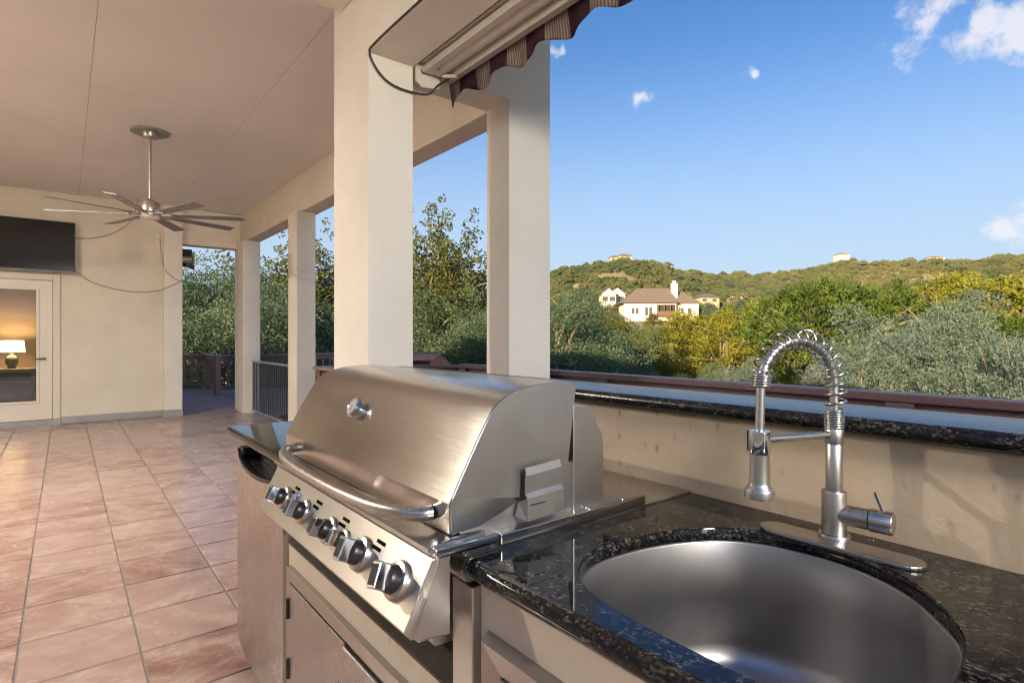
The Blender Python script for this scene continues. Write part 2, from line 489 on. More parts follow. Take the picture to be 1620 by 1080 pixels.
def thing(name, label, cat, loc=(0, 0, 0), rz=0.0, group=None):
    o = bpy.data.objects.new(name, None); COL.objects.link(o)
    o.empty_display_size = 0.05
    o.location = loc; o.rotation_euler = (0, 0, rz)
    o['label'] = label; o['category'] = cat
    if group: o['group'] = group
    return o

def tag(o, label, cat, group=None):
    o['label'] = label; o['category'] = cat
    if group: o['group'] = group
    return o

def structure(o, label, cat):
    o['kind'] = 'structure'; o['label'] = label; o['category'] = cat
    return o

def copy_tree(o, parent=None):
    c = o.copy(); COL.objects.link(c)
    if parent is not None: c.parent = parent
    for ch in list(o.children): copy_tree(ch, c)
    return c

def curve_pts(ctrl, n=8, closed=False):
    """Catmull-Rom through control points"""
    P = [Vector(p) for p in ctrl]; out = []
    m = len(P)
    rngi = range(m) if closed else range(m - 1)
    for i in rngi:
        p0 = P[(i - 1) % m] if closed or i > 0 else P[0] * 2 - P[1]
        p1 = P[i]; p2 = P[(i + 1) % m]
        p3 = P[(i + 2) % m] if closed or i + 2 < m else P[-1] * 2 - P[-2]
        for k in range(n):
            t = k / n
            out.append(0.5 * ((2 * p1) + (p2 - p0) * t + (2 * p0 - 5 * p1 + 4 * p2 - p3) * t * t + (3 * p1 - p0 - 3 * p2 + p3) * t ** 3))
    if not closed: out.append(P[-1])
    return out

def axis_matrix(origin, z_dir, x_hint=(0, 1, 0)):
    z = Vector(z_dir).normalized()
    x = Vector(x_hint); x = (x - z * x.dot(z)).normalized()
    y = z.cross(x)
    m = Matrix((x, y, z)).transposed().to_4x4()
    m.translation = Vector(origin)
    return m

# ================================================================== LARGE STRUCTURE
# ------------------------------------------------------------------ terrain
EYE = 1.22
CF = np.array([math.sin(R(38.52)), math.cos(R(38.52))]); CR = np.array([math.cos(R(38.52)), -math.sin(R(38.52))])
# skyline of the hills: bearing (radians right of the view axis), elevation slope above eye level, distance of the crest
SKY_B = np.array([-3.2, -1.6, -0.9, -0.5, -0.2, 0.0, 0.067, 0.134, 0.195, 0.225, 0.264, 0.316, 0.365, 0.413, 0.458, 0.503, 0.529, 0.571, 0.602, 0.626, 0.655, 0.697, 0.738, 0.85, 1.2, 1.6, 3.2])
SKY_S = np.array([0.00, 0.00, 0.02, 0.04, 0.06, 0.085, 0.105, 0.122, 0.134, 0.131, 0.123, 0.114, 0.108, 0.107, 0.111, 0.116, 0.121, 0.110, 0.108, 0.112, 0.119, 0.128, 0.138, 0.14, 0.06, 0.0, 0.0])
SKY_D = np.array([600, 600, 520, 470, 440, 420, 410, 405, 400, 420, 480, 580, 680, 720, 720, 700, 680, 680, 680, 660, 640, 620, 600, 600, 600, 600, 600], float)
VAL_R = np.array([0, 6, 14, 25, 45, 70, 100, 125, 160, 220, 300, 2000.])
VAL_Z = np.array([-2.6, -2.8, -3.4, -4.4, -5.0, -3.5, 0.5, 4.6, 6.0, 7.0, 8.0, 8.0])

def smooth01(t):
    t = np.clip(t, 0, 1); return t * t * (3 - 2 * t)

def vnoise(x, y, s, seed=0.0):
    return np.sin(x / s * 1.7 + seed) * np.cos(y / s * 1.3 + 1.3 * seed) + 0.5 * np.sin((x + y) / s * 2.9 + 2.1 * seed) * np.cos((x - y) / s * 2.3 + seed)

def terrain(x, y):
    x = np.asarray(x, float); y = np.asarray(y, float)
    d = x * CF[0] + y * CF[1]; l = x * CR[0] + y * CR[1]
    r = np.hypot(x, y); b = np.arctan2(l, d)
    z = np.interp(r, VAL_R, VAL_Z)
    crest = np.interp(b, SKY_B, SKY_D)
    top = EYE + np.interp(b, SKY_B, SKY_S) * crest * np.abs(np.cos(np.clip(b, -1.2, 1.2))) * 1.0 - 4.0
    top = np.maximum(top, 8.0)
    t = (r - 170.0) / (crest - 170.0)
    up = smooth01(t) * 0.55 + 0.45 * np.clip(t, 0, 1) ** 1.2
    h = z + (top - 8.0) * up + vnoise(x, y, 95, 0.7) * 9.0 * np.clip((r - 200) / 150, 0, 1) * np.clip((crest - r) / 80, 0, 1)
    beyond = np.clip((r - crest) / 500.0, 0, 1)
    h = h - beyond * (top - 8.0) * 0.9
    h = h + vnoise(x, y, 9, 2.0) * 0.15 * np.clip((r - 8) / 10, 0, 1)
    return h

nr, na = 110, 240
rad = np.concatenate([np.linspace(0.5, 30, 20), np.geomspace(33, 3200, nr - 20)])
ang = np.linspace(-PI, PI, na, endpoint=False)
gv = [(0, 0, -2.6)]
RR, AA = np.meshgrid(rad, ang, indexing='ij')
GX = RR * np.cos(AA); GY = RR * np.sin(AA); GZ = terrain(GX, GY)
gv += list(zip(GX.ravel().tolist(), GY.ravel().tolist(), GZ.ravel().tolist()))
gf = [(0, 1 + k, 1 + (k + 1) % na) for k in range(na)]
for i in range(nr - 1):
    for k in range(na):
        k2 = (k + 1) % na
        gf.append((1 + i * na + k, 1 + (i + 1) * na + k, 1 + (i + 1) * na + k2, 1 + i * na + k2))
g = MB().add(gv, gf).build('terrain', M_hill, smooth=180)
structure(g, 'dry ground falling into the valley and rising into wooded hills', 'terrain')

# ------------------------------------------------------------------ patio floor, tiles
ROOF_Y = 0.96
ZC = 3.25          # ceiling height
ZB = 2.78          # underside of the beams
YW = 10.15         # end wall of the patio
fl = MB().box(-2.9, 2.53, -2.6, YW - 0.003, -0.30, -0.0045).build('patio_floor', M_grout)
structure(fl, 'patio floor of glossy pinkish brown square tiles with pale grout', 'floor')
P = 0.3745
x_lines = [-0.14 + P * i for i in range(-8, 8)]
y_lines = [2.60 + P * i for i in range(-14, 21)]
tile_me = {}
far_tiles = MB()
def tile_mesh(w, h):
    key = (round(w, 3), round(h, 3))
    if key not in tile_me:
        b = 0.003
        m_ = MB()
        vs_ = [(0, 0, -0.012), (w, 0, -0.012), (w, h, -0.012), (0, h, -0.012), (0, 0, -b), (w, 0, -b), (w, h, -b), (0, h, -b), (b, b, 0), (w - b, b, 0), (w - b, h - b, 0), (b, h - b, 0)]
        m_.add(vs_, [(0, 1, 5, 4), (1, 2, 6, 5), (2, 3, 7, 6), (3, 0, 4, 7), (4, 5, 9, 8), (5, 6, 10, 9), (6, 7, 11, 10), (7, 4, 8, 11), (8, 9, 10, 11)])
        tile_me[key] = (m_.mesh('tile', M_tile), m_)
    return tile_me[key]
GAP = 0.0034
GAP_Y = 0.0062
for i in range(len(x_lines)):
    xa = x_lines[i] + GAP; xb = min(x_lines[i] + P - GAP, 2.50)
    if xb - xa < 0.05: continue
    for j in range(len(y_lines)):
        ya = y_lines[j] + GAP_Y; yb = min(y_lines[j] + P - GAP_Y, YW - 0.006)
        if yb - ya < 0.05: continue
        me, mb = tile_mesh(xb - xa, yb - ya)
        if xa > -1.0 and ya > 1.75 and xa / max(ya, .1) > -0.17:
            t_ = bpy.data.objects.new('tile', me); COL.objects.link(t_); t_.parent = fl
            t_.location = (xa, ya, random.uniform(-0.0006, 0.0006))
            t_.rotation_euler = (random.uniform(-0.0012, 0.0012), random.uniform(-0.0012, 0.0012), 0)
        else:
            far_tiles.add([(x + xa, y + ya, z) for x, y, z in mb.v], mb.f)
ft = far_tiles.build('tile_field', M_tile, fl); ft['kind'] = 'stuff'

# ------------------------------------------------------------------ walls, beams, columns
def wall_thing(name, boxes, label, cat, mat=M_stucco, bevel=0.012):
    m_ = MB()
    for b in boxes: m_.box(*b)
    return tag(m_.build(name, mat, bevel=bevel), label, cat)

# end wall with a door opening (x -1.02..-0.10) and a passage (x 1.44..2.24)
DX0, DX1, DTOP = -1.02, -0.10, 2.04
ew = tag(MB().build('end_wall', None), 'cream stucco end wall of the patio with the glass door and television', 'wall')
bm_ = MB()
bm_.box(-2.9, DX0, YW, YW + 0.22, -0.2, ZC); 
bm_.box(DX0, DX1, YW, YW + 0.22, DTOP, ZC)
bm_.box(DX1, 1.30, YW, YW + 0.22, -0.2, ZC)
me = bm_.mesh('end_wall', M_stucco); ew.data = me
MB().box(DX1 + 0.07, 1.19, YW - 0.03, YW - 0.001, 0.0, 0.10).build('baseboard', M_base, ew, bevel=0.004)
MB().box(-2.78, DX0 - 0.07, YW - 0.03, YW - 0.001, 0.0, 0.10).build('baseboard', M_base, ew, bevel=0.004)
MB().box(DX0 - 0.06, DX1 + 0.06, YW - 0.05, YW - 0.001, -0.01, 0.075).build('sill', M_base, ew, bevel=0.006)

pil = tag(MB().box(1.19, 1.435, YW - 0.13, YW + 0.221, 0.10, ZC - 0.002).build('pilaster', M_stucco_col, bevel=0.01),
          'cream stucco pilaster between the end wall and the passage to the deck', 'pilaster')
MB().box(1.18, 1.44, YW - 0.14, YW + 0.23, -0.001, 0.10).build('plinth', M_base, pil, bevel=0.004)
wall_thing('lintel', [(1.436, 2.299, YW - 0.01, YW + 0.22, 2.68, ZC - 0.003)], 'cream stucco lintel over the passage to the deck', 'lintel')

# outer beam on the columns
wall_thing('beam', [(2.30, 2.52, 3.151, YW + 0.30, ZB, ZC + 0.3)], 'long cream stucco beam carried by the row of slender columns', 'beam')
COLUMNS = [((2.24, 2.50), (9.73, 10.30), 'cream square column at the corner beside the deck passage, left of the metal gate'),
           ((2.22, 2.46), (7.03, 7.36), 'slender cream square column on the right of the metal gate')]
for (xa, xb), (ya, yb), lab in COLUMNS:
    c = MB().box(xa, xb, ya, yb, -0.003, ZB - 0.002)
    tag(c.build('column', M_stucco_col, bevel=0.012), lab, 'column', 'patio columns')
tag(MB().box(1.303, 1.575, 2.90, 3.40, -0.2, ZC + 0.3).build('column', M_stucco_col),
    'thick cream stucco column just behind the grill', 'column', 'patio columns')
tag(MB().box(2.285, 2.646, 2.90, 3.15, -2.9, ZC + 1.2).build('column', M_stucco_col),
    'cream stucco column standing at the end of the maroon rail, right of the thick column', 'column', 'patio columns')
wall_thing('beam', [(1.303, 1.575, -2.6, 2.90, ZB, ZC + 0.3)], 'cream stucco beam over the counter that carries the striped awning', 'beam', M_stucco_col, 0)
wall_thing('header_wall', [(1.575, 2.285, 2.90, 3.15, ZB, ZC + 1.2)], 'pale stucco wall bridging the two columns beside the awning', 'wall', M_stucco_col, 0)

# ceiling boards
cl = MB().box(-2.9, 2.52, ROOF_Y, YW + 0.3, ZC + 0.005, ZC + 0.30).build('ceiling', plain('ceiling joint', (0.30, 0.26, 0.23), 0.9))
structure(cl, 'flat tan patio ceiling of large smooth boards', 'ceiling')
xs = [-2.79, -2.17, -1.01, 0.16, 1.325, 2.298]
ys = [ROOF_Y, 3.30, 5.65, 7.99, YW]
for i in range(len(xs) - 1):
    for j in range(len(ys) - 1):
        xa, xb, ya, yb = xs[i] + 0.0016, xs[i + 1] - 0.0016, ys[j] + 0.0022, ys[j + 1] - 0.0022
        if i == 4 and j < 1: continue
        if i == 3 and j < 1: xb = 1.302
        MB().box(xa, xb, ya, yb, ZC, ZC + 0.0045).build('ceiling_board', M_ceiling, cl)
wall_thing('ceiling_beam', [(-2.79, 1.301, 2.92, 3.28, 3.165, ZC - 0.001)], 'shallow cream ceiling beam crossing the patio to the thick column', 'beam')

# house body to the left of the patio and behind the end wall
hs = tag(MB().box(-15, -2.8, 4.6, YW + 0.22, -3.2, 3.56).box(-15, -10.0, -16.0, 4.599, -3.2, 5.9).build('house', M_stucco), 'cream stucco house wall along the inner side of the patio with added sun-blocking wing', 'house')  # second box: unseen far wing, added to block the low sun
MB().add([(-15.4, 4.2, 3.561), (-2.85, 4.2, 3.561), (-2.85, YW + 3.2, 3.561), (-15.4, YW + 3.2, 3.561), (-9, 7, 4.5), (-9, YW, 4.5)],
         [(3, 2, 1, 0), (0, 1, 4), (1, 2, 5, 4), (2, 3, 5), (3, 0, 4, 5)]).build('roof', M_roof_slab, hs)
# room behind the glass door
rm = tag(MB().box(-2.79, 1.28, 13.2, 13.4, -0.2, 3.0).build('room_wall', M_room), 'tan painted wall inside the lit room behind the glass door', 'wall')
MB().box(-2.79, -2.6, YW + 0.221, 13.199, -0.2, 3.0).build('side_wall', M_room, rm)
MB().box(1.10, 1.28, YW + 0.221, 13.199, -0.2, 3.0).build('side_wall', M_room, rm)
MB().box(-2.79, 1.28, YW + 0.221, 13.4, 3.001, 3.6).build('room_ceiling', M_room, rm)
rf = MB().box(-2.599, 1.099, YW + 0.001, 13.199, -0.2, 0.03).build('room_floor', M_roomfloor)
structure(rf, 'dark timber floor inside the room behind the glass door', 'floor')

# ------------------------------------------------------------------ deck
dk = MB().box(1.30, 8.2, YW + 0.30, 15.4, -0.35, -0.06).box(2.56, 6.0, 3.6, YW + 0.29, -0.35, -0.06).build('deck', M_rail)
structure(dk, 'weathered purple brown board deck around the patio', 'deck')
bw = 0.142
k = 0
x = 1.30
deck_rest = MB()
while x < 8.1:
    ya = YW + 0.23 if x < 2.55 else 3.6
    if x + bw > 6.0: ya = YW + 0.3
    if x < 3.9:
        b = MB().box(0, bw - 0.007, 0, 15.4 - ya, -0.028, 0.0).build('deck_board', M_deck, dk, bevel=0.003)
        b.location = (x, ya, -0.025 + random.uniform(-0.0015, 0.0015))
    else:
        deck_rest.box(x, x + bw - 0.007, ya, 15.4, -0.053, -0.025)
    x += bw
dr = deck_rest.build('deck_boards_far', M_deck, dk); dr['kind'] = 'stuff'

def railing(name, x0, y0, x1, y1, ztop, label, group=None, cap_w=0.14, mat=M_rail, capmat=M_railtop, base=-0.02, step=0.13, posts=True, fascia=0.10, bottom=0.10, baluster=0.04):
    L = math.hypot(x1 - x0, y1 - y0)
    t = thing(name, label, 'railing', (x0, y0, base), math.atan2(y1 - y0, x1 - x0), group)
    H = ztop - base
    MB().box(0, L, -cap_w / 2, cap_w / 2, H - 0.035, H).build('rail_cap', capmat, t, bevel=0.006)
    MB().box(0.0, L, -0.022, 0.022, H - 0.036 - fascia, H - 0.036).build('top_rail', mat, t, bevel=0.004)
    MB().box(0.0, L, -0.022, 0.022, bottom, bottom + 0.09).build('bottom_rail', mat, t, bevel=0.004)
    bal = MB().box(-baluster / 2, baluster / 2, -baluster / 2, baluster / 2, bottom + 0.0905, H - 0.0365 - fascia).mesh('baluster', mat)
    n = max(2, int(L / step))
    for i in range(n):
        o = bpy.data.objects.new('baluster', bal); COL.objects.link(o); o.parent = t
        o.location = ((i + 0.5) * L / n, 0, 0)
    if posts:
        npst = max(1, int(round(L / 1.8)))
        pm = MB().box(-0.05, 0.05, -0.05, 0.05, 0, H - 0.037).mesh('post', mat)
        for i in range(npst + 1):
            o = bpy.data.objects.new('post', pm); COL.objects.link(o); o.parent = t
            o.location = (min(max(i * L / npst, 0.05), L - 0.05), 0.055 if name != 'deck_railing' else 0.0, 0)
    return t
GR = 'deck railings'
railing('deck_railing', 1.2, 15.25, 2.72, 15.25, 0.815, 'maroon deck railing at the far end, seen through the passage', GR)
railing('deck_railing', 2.66, 15.18, 2.58, 13.55, 0.83, 'short maroon railing turning towards the patio beside the passage', GR, step=0.16)
railing('deck_railing', 2.56, 13.5, 4.1, 13.3, 0.83, 'maroon deck railing behind the metal gate', GR, step=0.15)
railing('deck_railing', 4.15, 13.0, 7.4, 12.2, 0.86, 'maroon deck railing glimpsed right of the gate column', GR, step=0.15)
railing('deck_railing', 2.34, 6.52, 2.34, 3.17, 0.885, 'maroon railing starting at the second column, just left of the thick column', GR, cap_w=0.2)
railing('deck_railing', 2.76, 4.15, 2.76, -2.5, 0.985, 'long maroon rail beyond the granite bar top', GR, cap_w=0.11, mat=M_maroon, capmat=M_maroon, base=-0.4, fascia=0.30, step=0.14)
railing('deck_railing', 3.05, 5.85, 3.62, 5.35, 0.90, 'short dark rail in front of the stair head, seen above the grill hood', GR, mat=M_maroon, capmat=M_maroon)
# stair head with an angled wooden box rail
sr = thing('stair_railing', 'stair head with sunlit brown planks and sloping side board beyond the thick column', 'stair railing', (3.55, 7.1, -0.02), R(-38))
for i in range(4):
    MB().box(-0.75, 0.62, -0.30 + i * 0.15, -0.155 + i * 0.15, 0.93 + i * 0.012, 0.965 + i * 0.012).build('plank', M_railtop, sr, bevel=0.004)
MB().prism_y([(0.63, 0.975), (0.63, 0.80), (1.05, 0.50), (1.05, 0.62), (0.74, 0.975)], -0.32, -0.28).build('side_board', M_rail, sr, bevel=0.003)
MB().box(0.55, 0.62, -0.30, -0.23, 0, 0.929).build('post', M_rail, sr)
MB().box(-0.74, -0.67, -0.30, -0.23, 0, 0.929).build('post', M_rail, sr)
MB().box(-0.74, 0.62, 0.25, 0.29, 0.4, 0.96).build('back_board', M_rail, sr)
hose = MB().tube(curve_pts([(2.78, 5.86, 0.88), (2.80, 5.92, 0.99), (2.95, 5.90, 1.03), (3.05, 5.84, 0.98), (3.08, 5.80, 0.86), (3.08, 5.8, 0.3)], 8), 0.009, 6)
tag(hose.build('garden_hose', M_cable_b, smooth=60), 'black hose looped over the dark rail by the stair head', 'hose')

# ================================================================== OUTDOOR KITCHEN
ZT = 0.878                 # counter top
XF, XB = 0.482, 1.083      # counter front, backsplash
YL0, YL1 = 0.724, 1.665    # steel liner of the grill along the counter
YEND = 2.36
ISL_Y0 = -1.6

isl = thing('kitchen_island', 'cream stucco counter base with brown edged opening under the grill', 'counter base', (0.8, 0.5, 0))
def ipart(m_, name, mat, bevel=0.004):
    o = m_.build(name, mat, bevel=bevel); o.parent = isl; o.matrix_parent_inverse = Matrix.Translation((-0.8, -0.5, 0)); return o
ipart(MB().box(0.505, 0.56, ISL_Y0, 0.716, -0.003, ZT - 0.034), 'front_wall', M_cabinet, 0.006)
ipart(MB().box(0.505, 1.07, 0.79, 1.668, -0.003, 0.632), 'grill_wall', M_cabinet, 0.006)
ipart(MB().box(0.575, 1.07, 2.262, 2.30, -0.003, ZT - 0.034), 'end_panel', M_cabinet, 0.006)
ipart(MB().box(0.95, 1.07, 1.672, 2.284, -0.003, ZT - 0.034), 'back_panel', M_dark, 0)
led = MB().box(0.5, 1.0701, 0.80, 1.66, 0.6325, 0.638)
ipart(led, 'opening_floor', plain("grease stained mortar", (0.10, 0.075, 0.05), 0.9, var=0.5, scale=14, bump=0.4), 0)

bsw = tag(MB().box(XB, XB + 0.17, ISL_Y0, 2.40, -0.3, 1.050).build('bar_wall', M_backsplash, bevel=0.004),
          'low stained stucco wall behind the sink, under the granite bar top', 'wall')

def bullnose(x_edge, r, n=7, sgn=-1):
    """half-round nose profile on the -X edge"""
    return [(x_edge + r + sgn * r * math.sin(a), a) for a in np.linspace(0, PI, n)]

# bar top
prof = [(1.30, 1.053), (1.30, 1.083)]
rr = 0.015
nose = [(1.052 + rr - rr * math.sin(a), 1.068 + rr * math.cos(a)) for a in np.linspace(0, PI, 9)]
prof = [(1.262, 1.083)] + nose + [(1.262, 1.053)]
tag(MB().prism_y(prof, ISL_Y0, 2.42).build('bar_top', M_granite_bar, smooth=40), 'raised black granite bar top along the stucco wall behind the faucet', 'counter top')

# main granite with the sink cut out
sink_ctrl = [(0.537, 0.36), (0.545, 0.49), (0.578, 0.572), (0.650, 0.622), (0.755, 0.626), (0.865, 0.597), (0.945, 0.540), (0.982, 0.450), (0.981, 0.36), (0.945, 0.285), (0.895, 0.235), (0.825, 0.188), (0.735, 0.166), (0.640, 0.163), (0.572, 0.185), (0.543, 0.25)]
rim = [(p.x, p.y) for p in curve_pts([(a, b, 0) for a, b in sink_ctrl], 6, True)]
bm = bmesh.new()
XN = XF + 0.016
outer = [(XN, ISL_Y0), (XN, YL0 - 0.001), (XB - 0.001, YL0 - 0.001), (XB - 0.001, ISL_Y0)]
def loop(pts, z):
    vs_ = [bm.verts.new((a, b, z)) for a, b in pts]
    return vs_, [bm.edges.new((vs_[i], vs_[(i + 1) % len(vs_)])) for i in range(len(vs_))]
ov, oe = loop(outer, ZT); iv, ie = loop(rim, ZT)
bmesh.ops.triangle_fill(bm, use_beauty=True, use_dissolve=False, edges=oe + ie)
for f in bm.faces:
    f.normal_update()
    if f.normal.z < 0: f.normal_flip()
# small polished arris then the cut wall
cx0 = sum(a for a, b in rim) / len(rim); cy0 = sum(b for a, b in rim) / len(rim)
def scaled(pts, off):
    out = []
    n = len(pts)
    for i in range(n):
        a = Vector(pts[i - 1]); b = Vector(pts[(i + 1) % n]); t = (b - a).normalized()
        nrm = Vector((t.y, -t.x))
        c = Vector(pts[i])
        if nrm.dot(Vector((cx0, cy0)) - c) < 0: nrm = -nrm
        out.append(tuple(c + nrm * off))
    return out
r1 = [bm.verts.new((a, b, ZT - 0.003)) for a, b in scaled(rim, 0.0025)]
r2 = [bm.verts.new((a, b, ZT - 0.021)) for a, b in scaled(rim, 0.0025)]
n = len(rim)
for i in range(n):
    j = (i + 1) % n
    bm.faces.new((iv[i], iv[j], r1[j], r1[i])).smooth = True
    bm.faces.new((r1[i], r1[j], r2[j], r2[i])).smooth = True
# nose strip
prev = None
for a in np.linspace(0, PI, 9):
    xx = XN - 0.016 * math.sin(a); zz = ZT - 0.016 + 0.016 * math.cos(a)
    cur = (bm.verts.new((xx, ISL_Y0, zz)), bm.verts.new((xx, YL0 - 0.001, zz)))
    if prev: bm.faces.new((prev[0], cur[0], cur[1], prev[1])).smooth = True
    prev = cur
endv = [v for v in bm.verts if abs(v.co.y - (YL0 - 0.001)) < 1e-6 and v.co.x <= XN + 1e-6 and v not in ov]
bmesh.ops.recalc_face_normals(bm, faces=bm.faces[:])
me = bpy.data.meshes.new('counter_top'); bm.to_mesh(me); bm.free()
me.materials.append(M_granite); me.set_sharp_from_angle(angle=R(50))
ct = bpy.data.objects.new('counter_top', me); COL.objects.link(ct)
tag(ct, 'polished black granite counter top round the undermount sink', 'counter top')

prof = [(XB - 0.001, ZT)] + [(XN - 0.016 * math.sin(a), ZT - 0.016 + 0.016 * math.cos(a)) for a in np.linspace(0, PI, 9)] + [(XB - 0.001, ZT - 0.032)]
tag(MB().prism_y(prof, YL1 + 0.001, YEND).build('counter_top', M_granite, smooth=40), 'short black granite counter top over the small fridge, left of the grill', 'counter top')

# sink bowl
def ring(off, z, sc=None):
    return [(a, b, z) for a, b in scaled(rim, off)]
rings = [ring(-0.012, ZT - 0.0225), ring(0.003, ZT - 0.0225), ring(0.005, ZT - 0.026), ring(0.010, ZT - 0.12), ring(0.014, ZT - 0.200), ring(0.022, ZT - 0.222), ring(0.036, ZT - 0.238), ring(0.055, ZT - 0.245)]
m_ = MB(); vs_ = []; fs = []
for rg in rings: vs_ += rg
nr_ = len(rings)
for i in range(nr_ - 1):
    for k in range(n): fs.append((i * n + k, i * n + (k + 1) % n, (i + 1) * n + (k + 1) % n, (i + 1) * n + k))
last = rings[-1]
for sc_, dz in ((0.55, -0.004), (0.15, -0.007)):
    base_i = len(vs_)
    vs_ += [(cx0 + (a - cx0) * sc_, cy0 + (b - cy0) * sc_, z + dz) for a, b, z in last]
    for k in range(n): fs.append((base_i - n + k, base_i - n + (k + 1) % n, base_i + (k + 1) % n, base_i + k))
sk = thing('kitchen_sink', 'undermount stainless steel sink with a rounded back', 'sink', (cx0, cy0, ZT - 0.256))
m_.add([(a - cx0, b - cy0, z - ZT + 0.256) for a, b, z in vs_], fs)
m_.build('basin', M_steel_sink, sk, smooth=80)
MB().lathe([(0.001, -0.004), (0.022, -0.004), (0.034, 0.002), (0.043, 0.004), (0.045, 0.001)], 28, (0, 0, 0.004), cap=False).build('drain', M_chrome, sk, smooth=60)

# ------------------------------------------------------------------ faucet
FX, FY = 1.017, 0.404
fc = thing('faucet', 'tall brushed nickel spring neck faucet behind the sink', 'faucet', (FX, FY, ZT))
seg_ = 12
pl = []
for sgn in (1, -1):
    for a in np.linspace(0, PI, 12):
        pl.append((-0.026 + 0.027 * math.cos(a + (0 if sgn > 0 else PI)), -0.012 + sgn * 0.098 + 0.027 * math.sin(a + (0 if sgn > 0 else PI))))
MB().prism_z(pl, 0.0, 0.007).build('deck_plate', M_nickel, fc, bevel=0.002)
MB().lathe([(0.0255, 0.007), (0.0255, 0.0095), (0.0235, 0.012)], 32, cap=True).build('base_ring', M_nickel, fc, smooth=40)
MB().lathe([(0.0192, 0.0125), (0.0192, 0.082), (0.0185, 0.0835), (0.0140, 0.0845), (0.0140, 0.084)], 32).build('body', M_steel_z, fc, smooth=40)
MB().lathe([(0.0130, 0.0847), (0.0130, 0.1620), (0.0124, 0.1628)], 32).build('riser', M_steel_z, fc, smooth=40)
MB().lathe([(0.0144, 0.1630), (0.0148, 0.1645), (0.0148, 0.1870), (0.0138, 0.1885)], 32).build('collar', M_steel_z, fc, smooth=40)
# arm plane: from the riser towards the sink
AD = Vector((-0.927, 0.374, 0.0)).normalized()
RADA = 0.0745
def arch(z0, zc, n=26, drop=0.0):
    pts = [Vector((0, 0, z0)), Vector((0, 0, (z0 + zc) / 2))]
    for a in np.linspace(0, PI, n):
        pts.append(AD * (RADA - RADA * math.cos(a)) + Vector((0, 0, zc + RADA * 1.02 * math.sin(a))))
    return pts
ZA = 0.260
path = arch(0.1885, ZA)
end = AD * (2 * RADA + 0.002)
path += [AD * (2 * RADA + 0.002 * k_ / 8) + Vector((0, 0, ZA - 0.009 * k_)) for k_ in range(1, 9)]
MB().tube(curve_pts(path, 4), 0.0070, 14).build('hose', M_steel_dull, fc, smooth=60)
# spring
fine = curve_pts(path, 24)
cum = [0.0]
for i in range(1, len(fine)): cum.append(cum[-1] + (fine[i] - fine[i - 1]).length)
def at_len(s):
    i = int(np.searchsorted(cum, s)); i = min(max(i, 1), len(fine) - 1)
    t = (s - cum[i - 1]) / max(1e-9, cum[i] - cum[i - 1])
    return fine[i - 1].lerp(fine[i], t), (fine[i] - fine[i - 1]).normalized()
def coil(s0, s1, turns, rad_, wire, name, grow=None):
    bias = SPRING_SIDE * 0.0035 if grow else 0.0
    N = int(turns * 18); pts = []
    side = AD.cross(Vector((0, 0, 1))).normalized()
    for i in range(N + 1):
        u = i / N
        p, tg = at_len(s0 + (s1 - s0) * u)
        nn = side.cross(tg).normalized()
        a = 2 * PI * turns * u
        r__ = rad_ if grow is None else rad_ + grow * math.sin(PI * u)
        # the loops sit loose on the outer side of the bend
        pts.append(p + nn * (math.cos(a) * r__ + bias) + side * (math.sin(a) * r__))
    MB().tube(pts, wire, 6).build(name, M_nickel, fc, smooth=60)
L_arch = cum[-1]; SPRING_SIDE = 1.0
s_left = ZA - 0.1885 + PI * RADA * 1.01 - 0.012
coil(0.0, 0.031, 8, 0.0142, 0.0017, 'tight_spring')
coil(0.033, s_left - 0.012, 16, 0.0150, 0.0018, 'loose_spring', 0.0015)
coil(s_left - 0.010, s_left + 0.010, 5.5, 0.0135, 0.0019, 'tight_spring')
# holder arm and spray head
armz = 0.178
MB().tube([AD * 0.0145 + Vector((0, 0, armz)), AD * (2 * RADA - 0.010) + Vector((0, 0, armz - 0.001))], 0.0062, 12).build('holder_arm', M_nickel, fc, smooth=60)
ec = (end.x, end.y, 0)
MB().lathe([(0.0095, 0.1930), (0.0163, 0.1915), (0.0168, 0.188), (0.0168, 0.1560), (0.0160, 0.1545)], 28, ec).build('holder_clip', M_chrome, fc, smooth=40)
MB().lathe([(0.0205, 0.0835), (0.0228, 0.0845), (0.0228, 0.0965), (0.0218, 0.0985), (0.0170, 0.1040), (0.0158, 0.1085), (0.0146, 0.1540), (0.0135, 0.1544)], 28, ec).build('spray_head', M_steel_z, fc, smooth=35)
MB().lathe([(0.0005, 0.0838), (0.0198, 0.0832)], 24, ec, cap=False).build('spray_face', M_black, fc)
MB(Matrix.Translation(Vector(ec) + Vector((0.0140, -0.0050, 0.131))) @ Matrix.Rotation(R(-22), 4, 'Z')).box(-0.003, 0.0022, -0.005, 0.005, -0.011, 0.011).build('spray_button', M_black, fc, bevel=0.002)
MB(axis_matrix(Vector(ec) - AD * -0.0, (0, 0, 1))).box(0.0160, 0.0185, -0.006, 0.006, 0.158, 0.190).build('clip_slot', M_black, fc)
# side lever
hz = 0.0465
HD = Vector((0.10, -1.0, 0)).normalized()
MB(axis_matrix((0, 0, hz), HD, (0, 0, 1))).lathe([(0.0168, 0.006), (0.0168, 0.0515), (0.0160, 0.0520)], 28).build('valve_neck', M_nickel, fc, smooth=40)
MB(axis_matrix((0, 0, hz), HD, (0, 0, 1))).lathe([(0.0165, 0.0530), (0.0182, 0.0535), (0.0182, 0.0835), (0.0170, 0.0850)], 28).build('lever_hub', M_nickel, fc, smooth=40)
hb = HD * 0.071 + Vector((0, 0, hz + 0.0165))
MB().tube([hb, hb + Vector((-0.004, 0.010, 0.030))], 0.0034, 10).build('lever', M_nickel, fc, smooth=60)

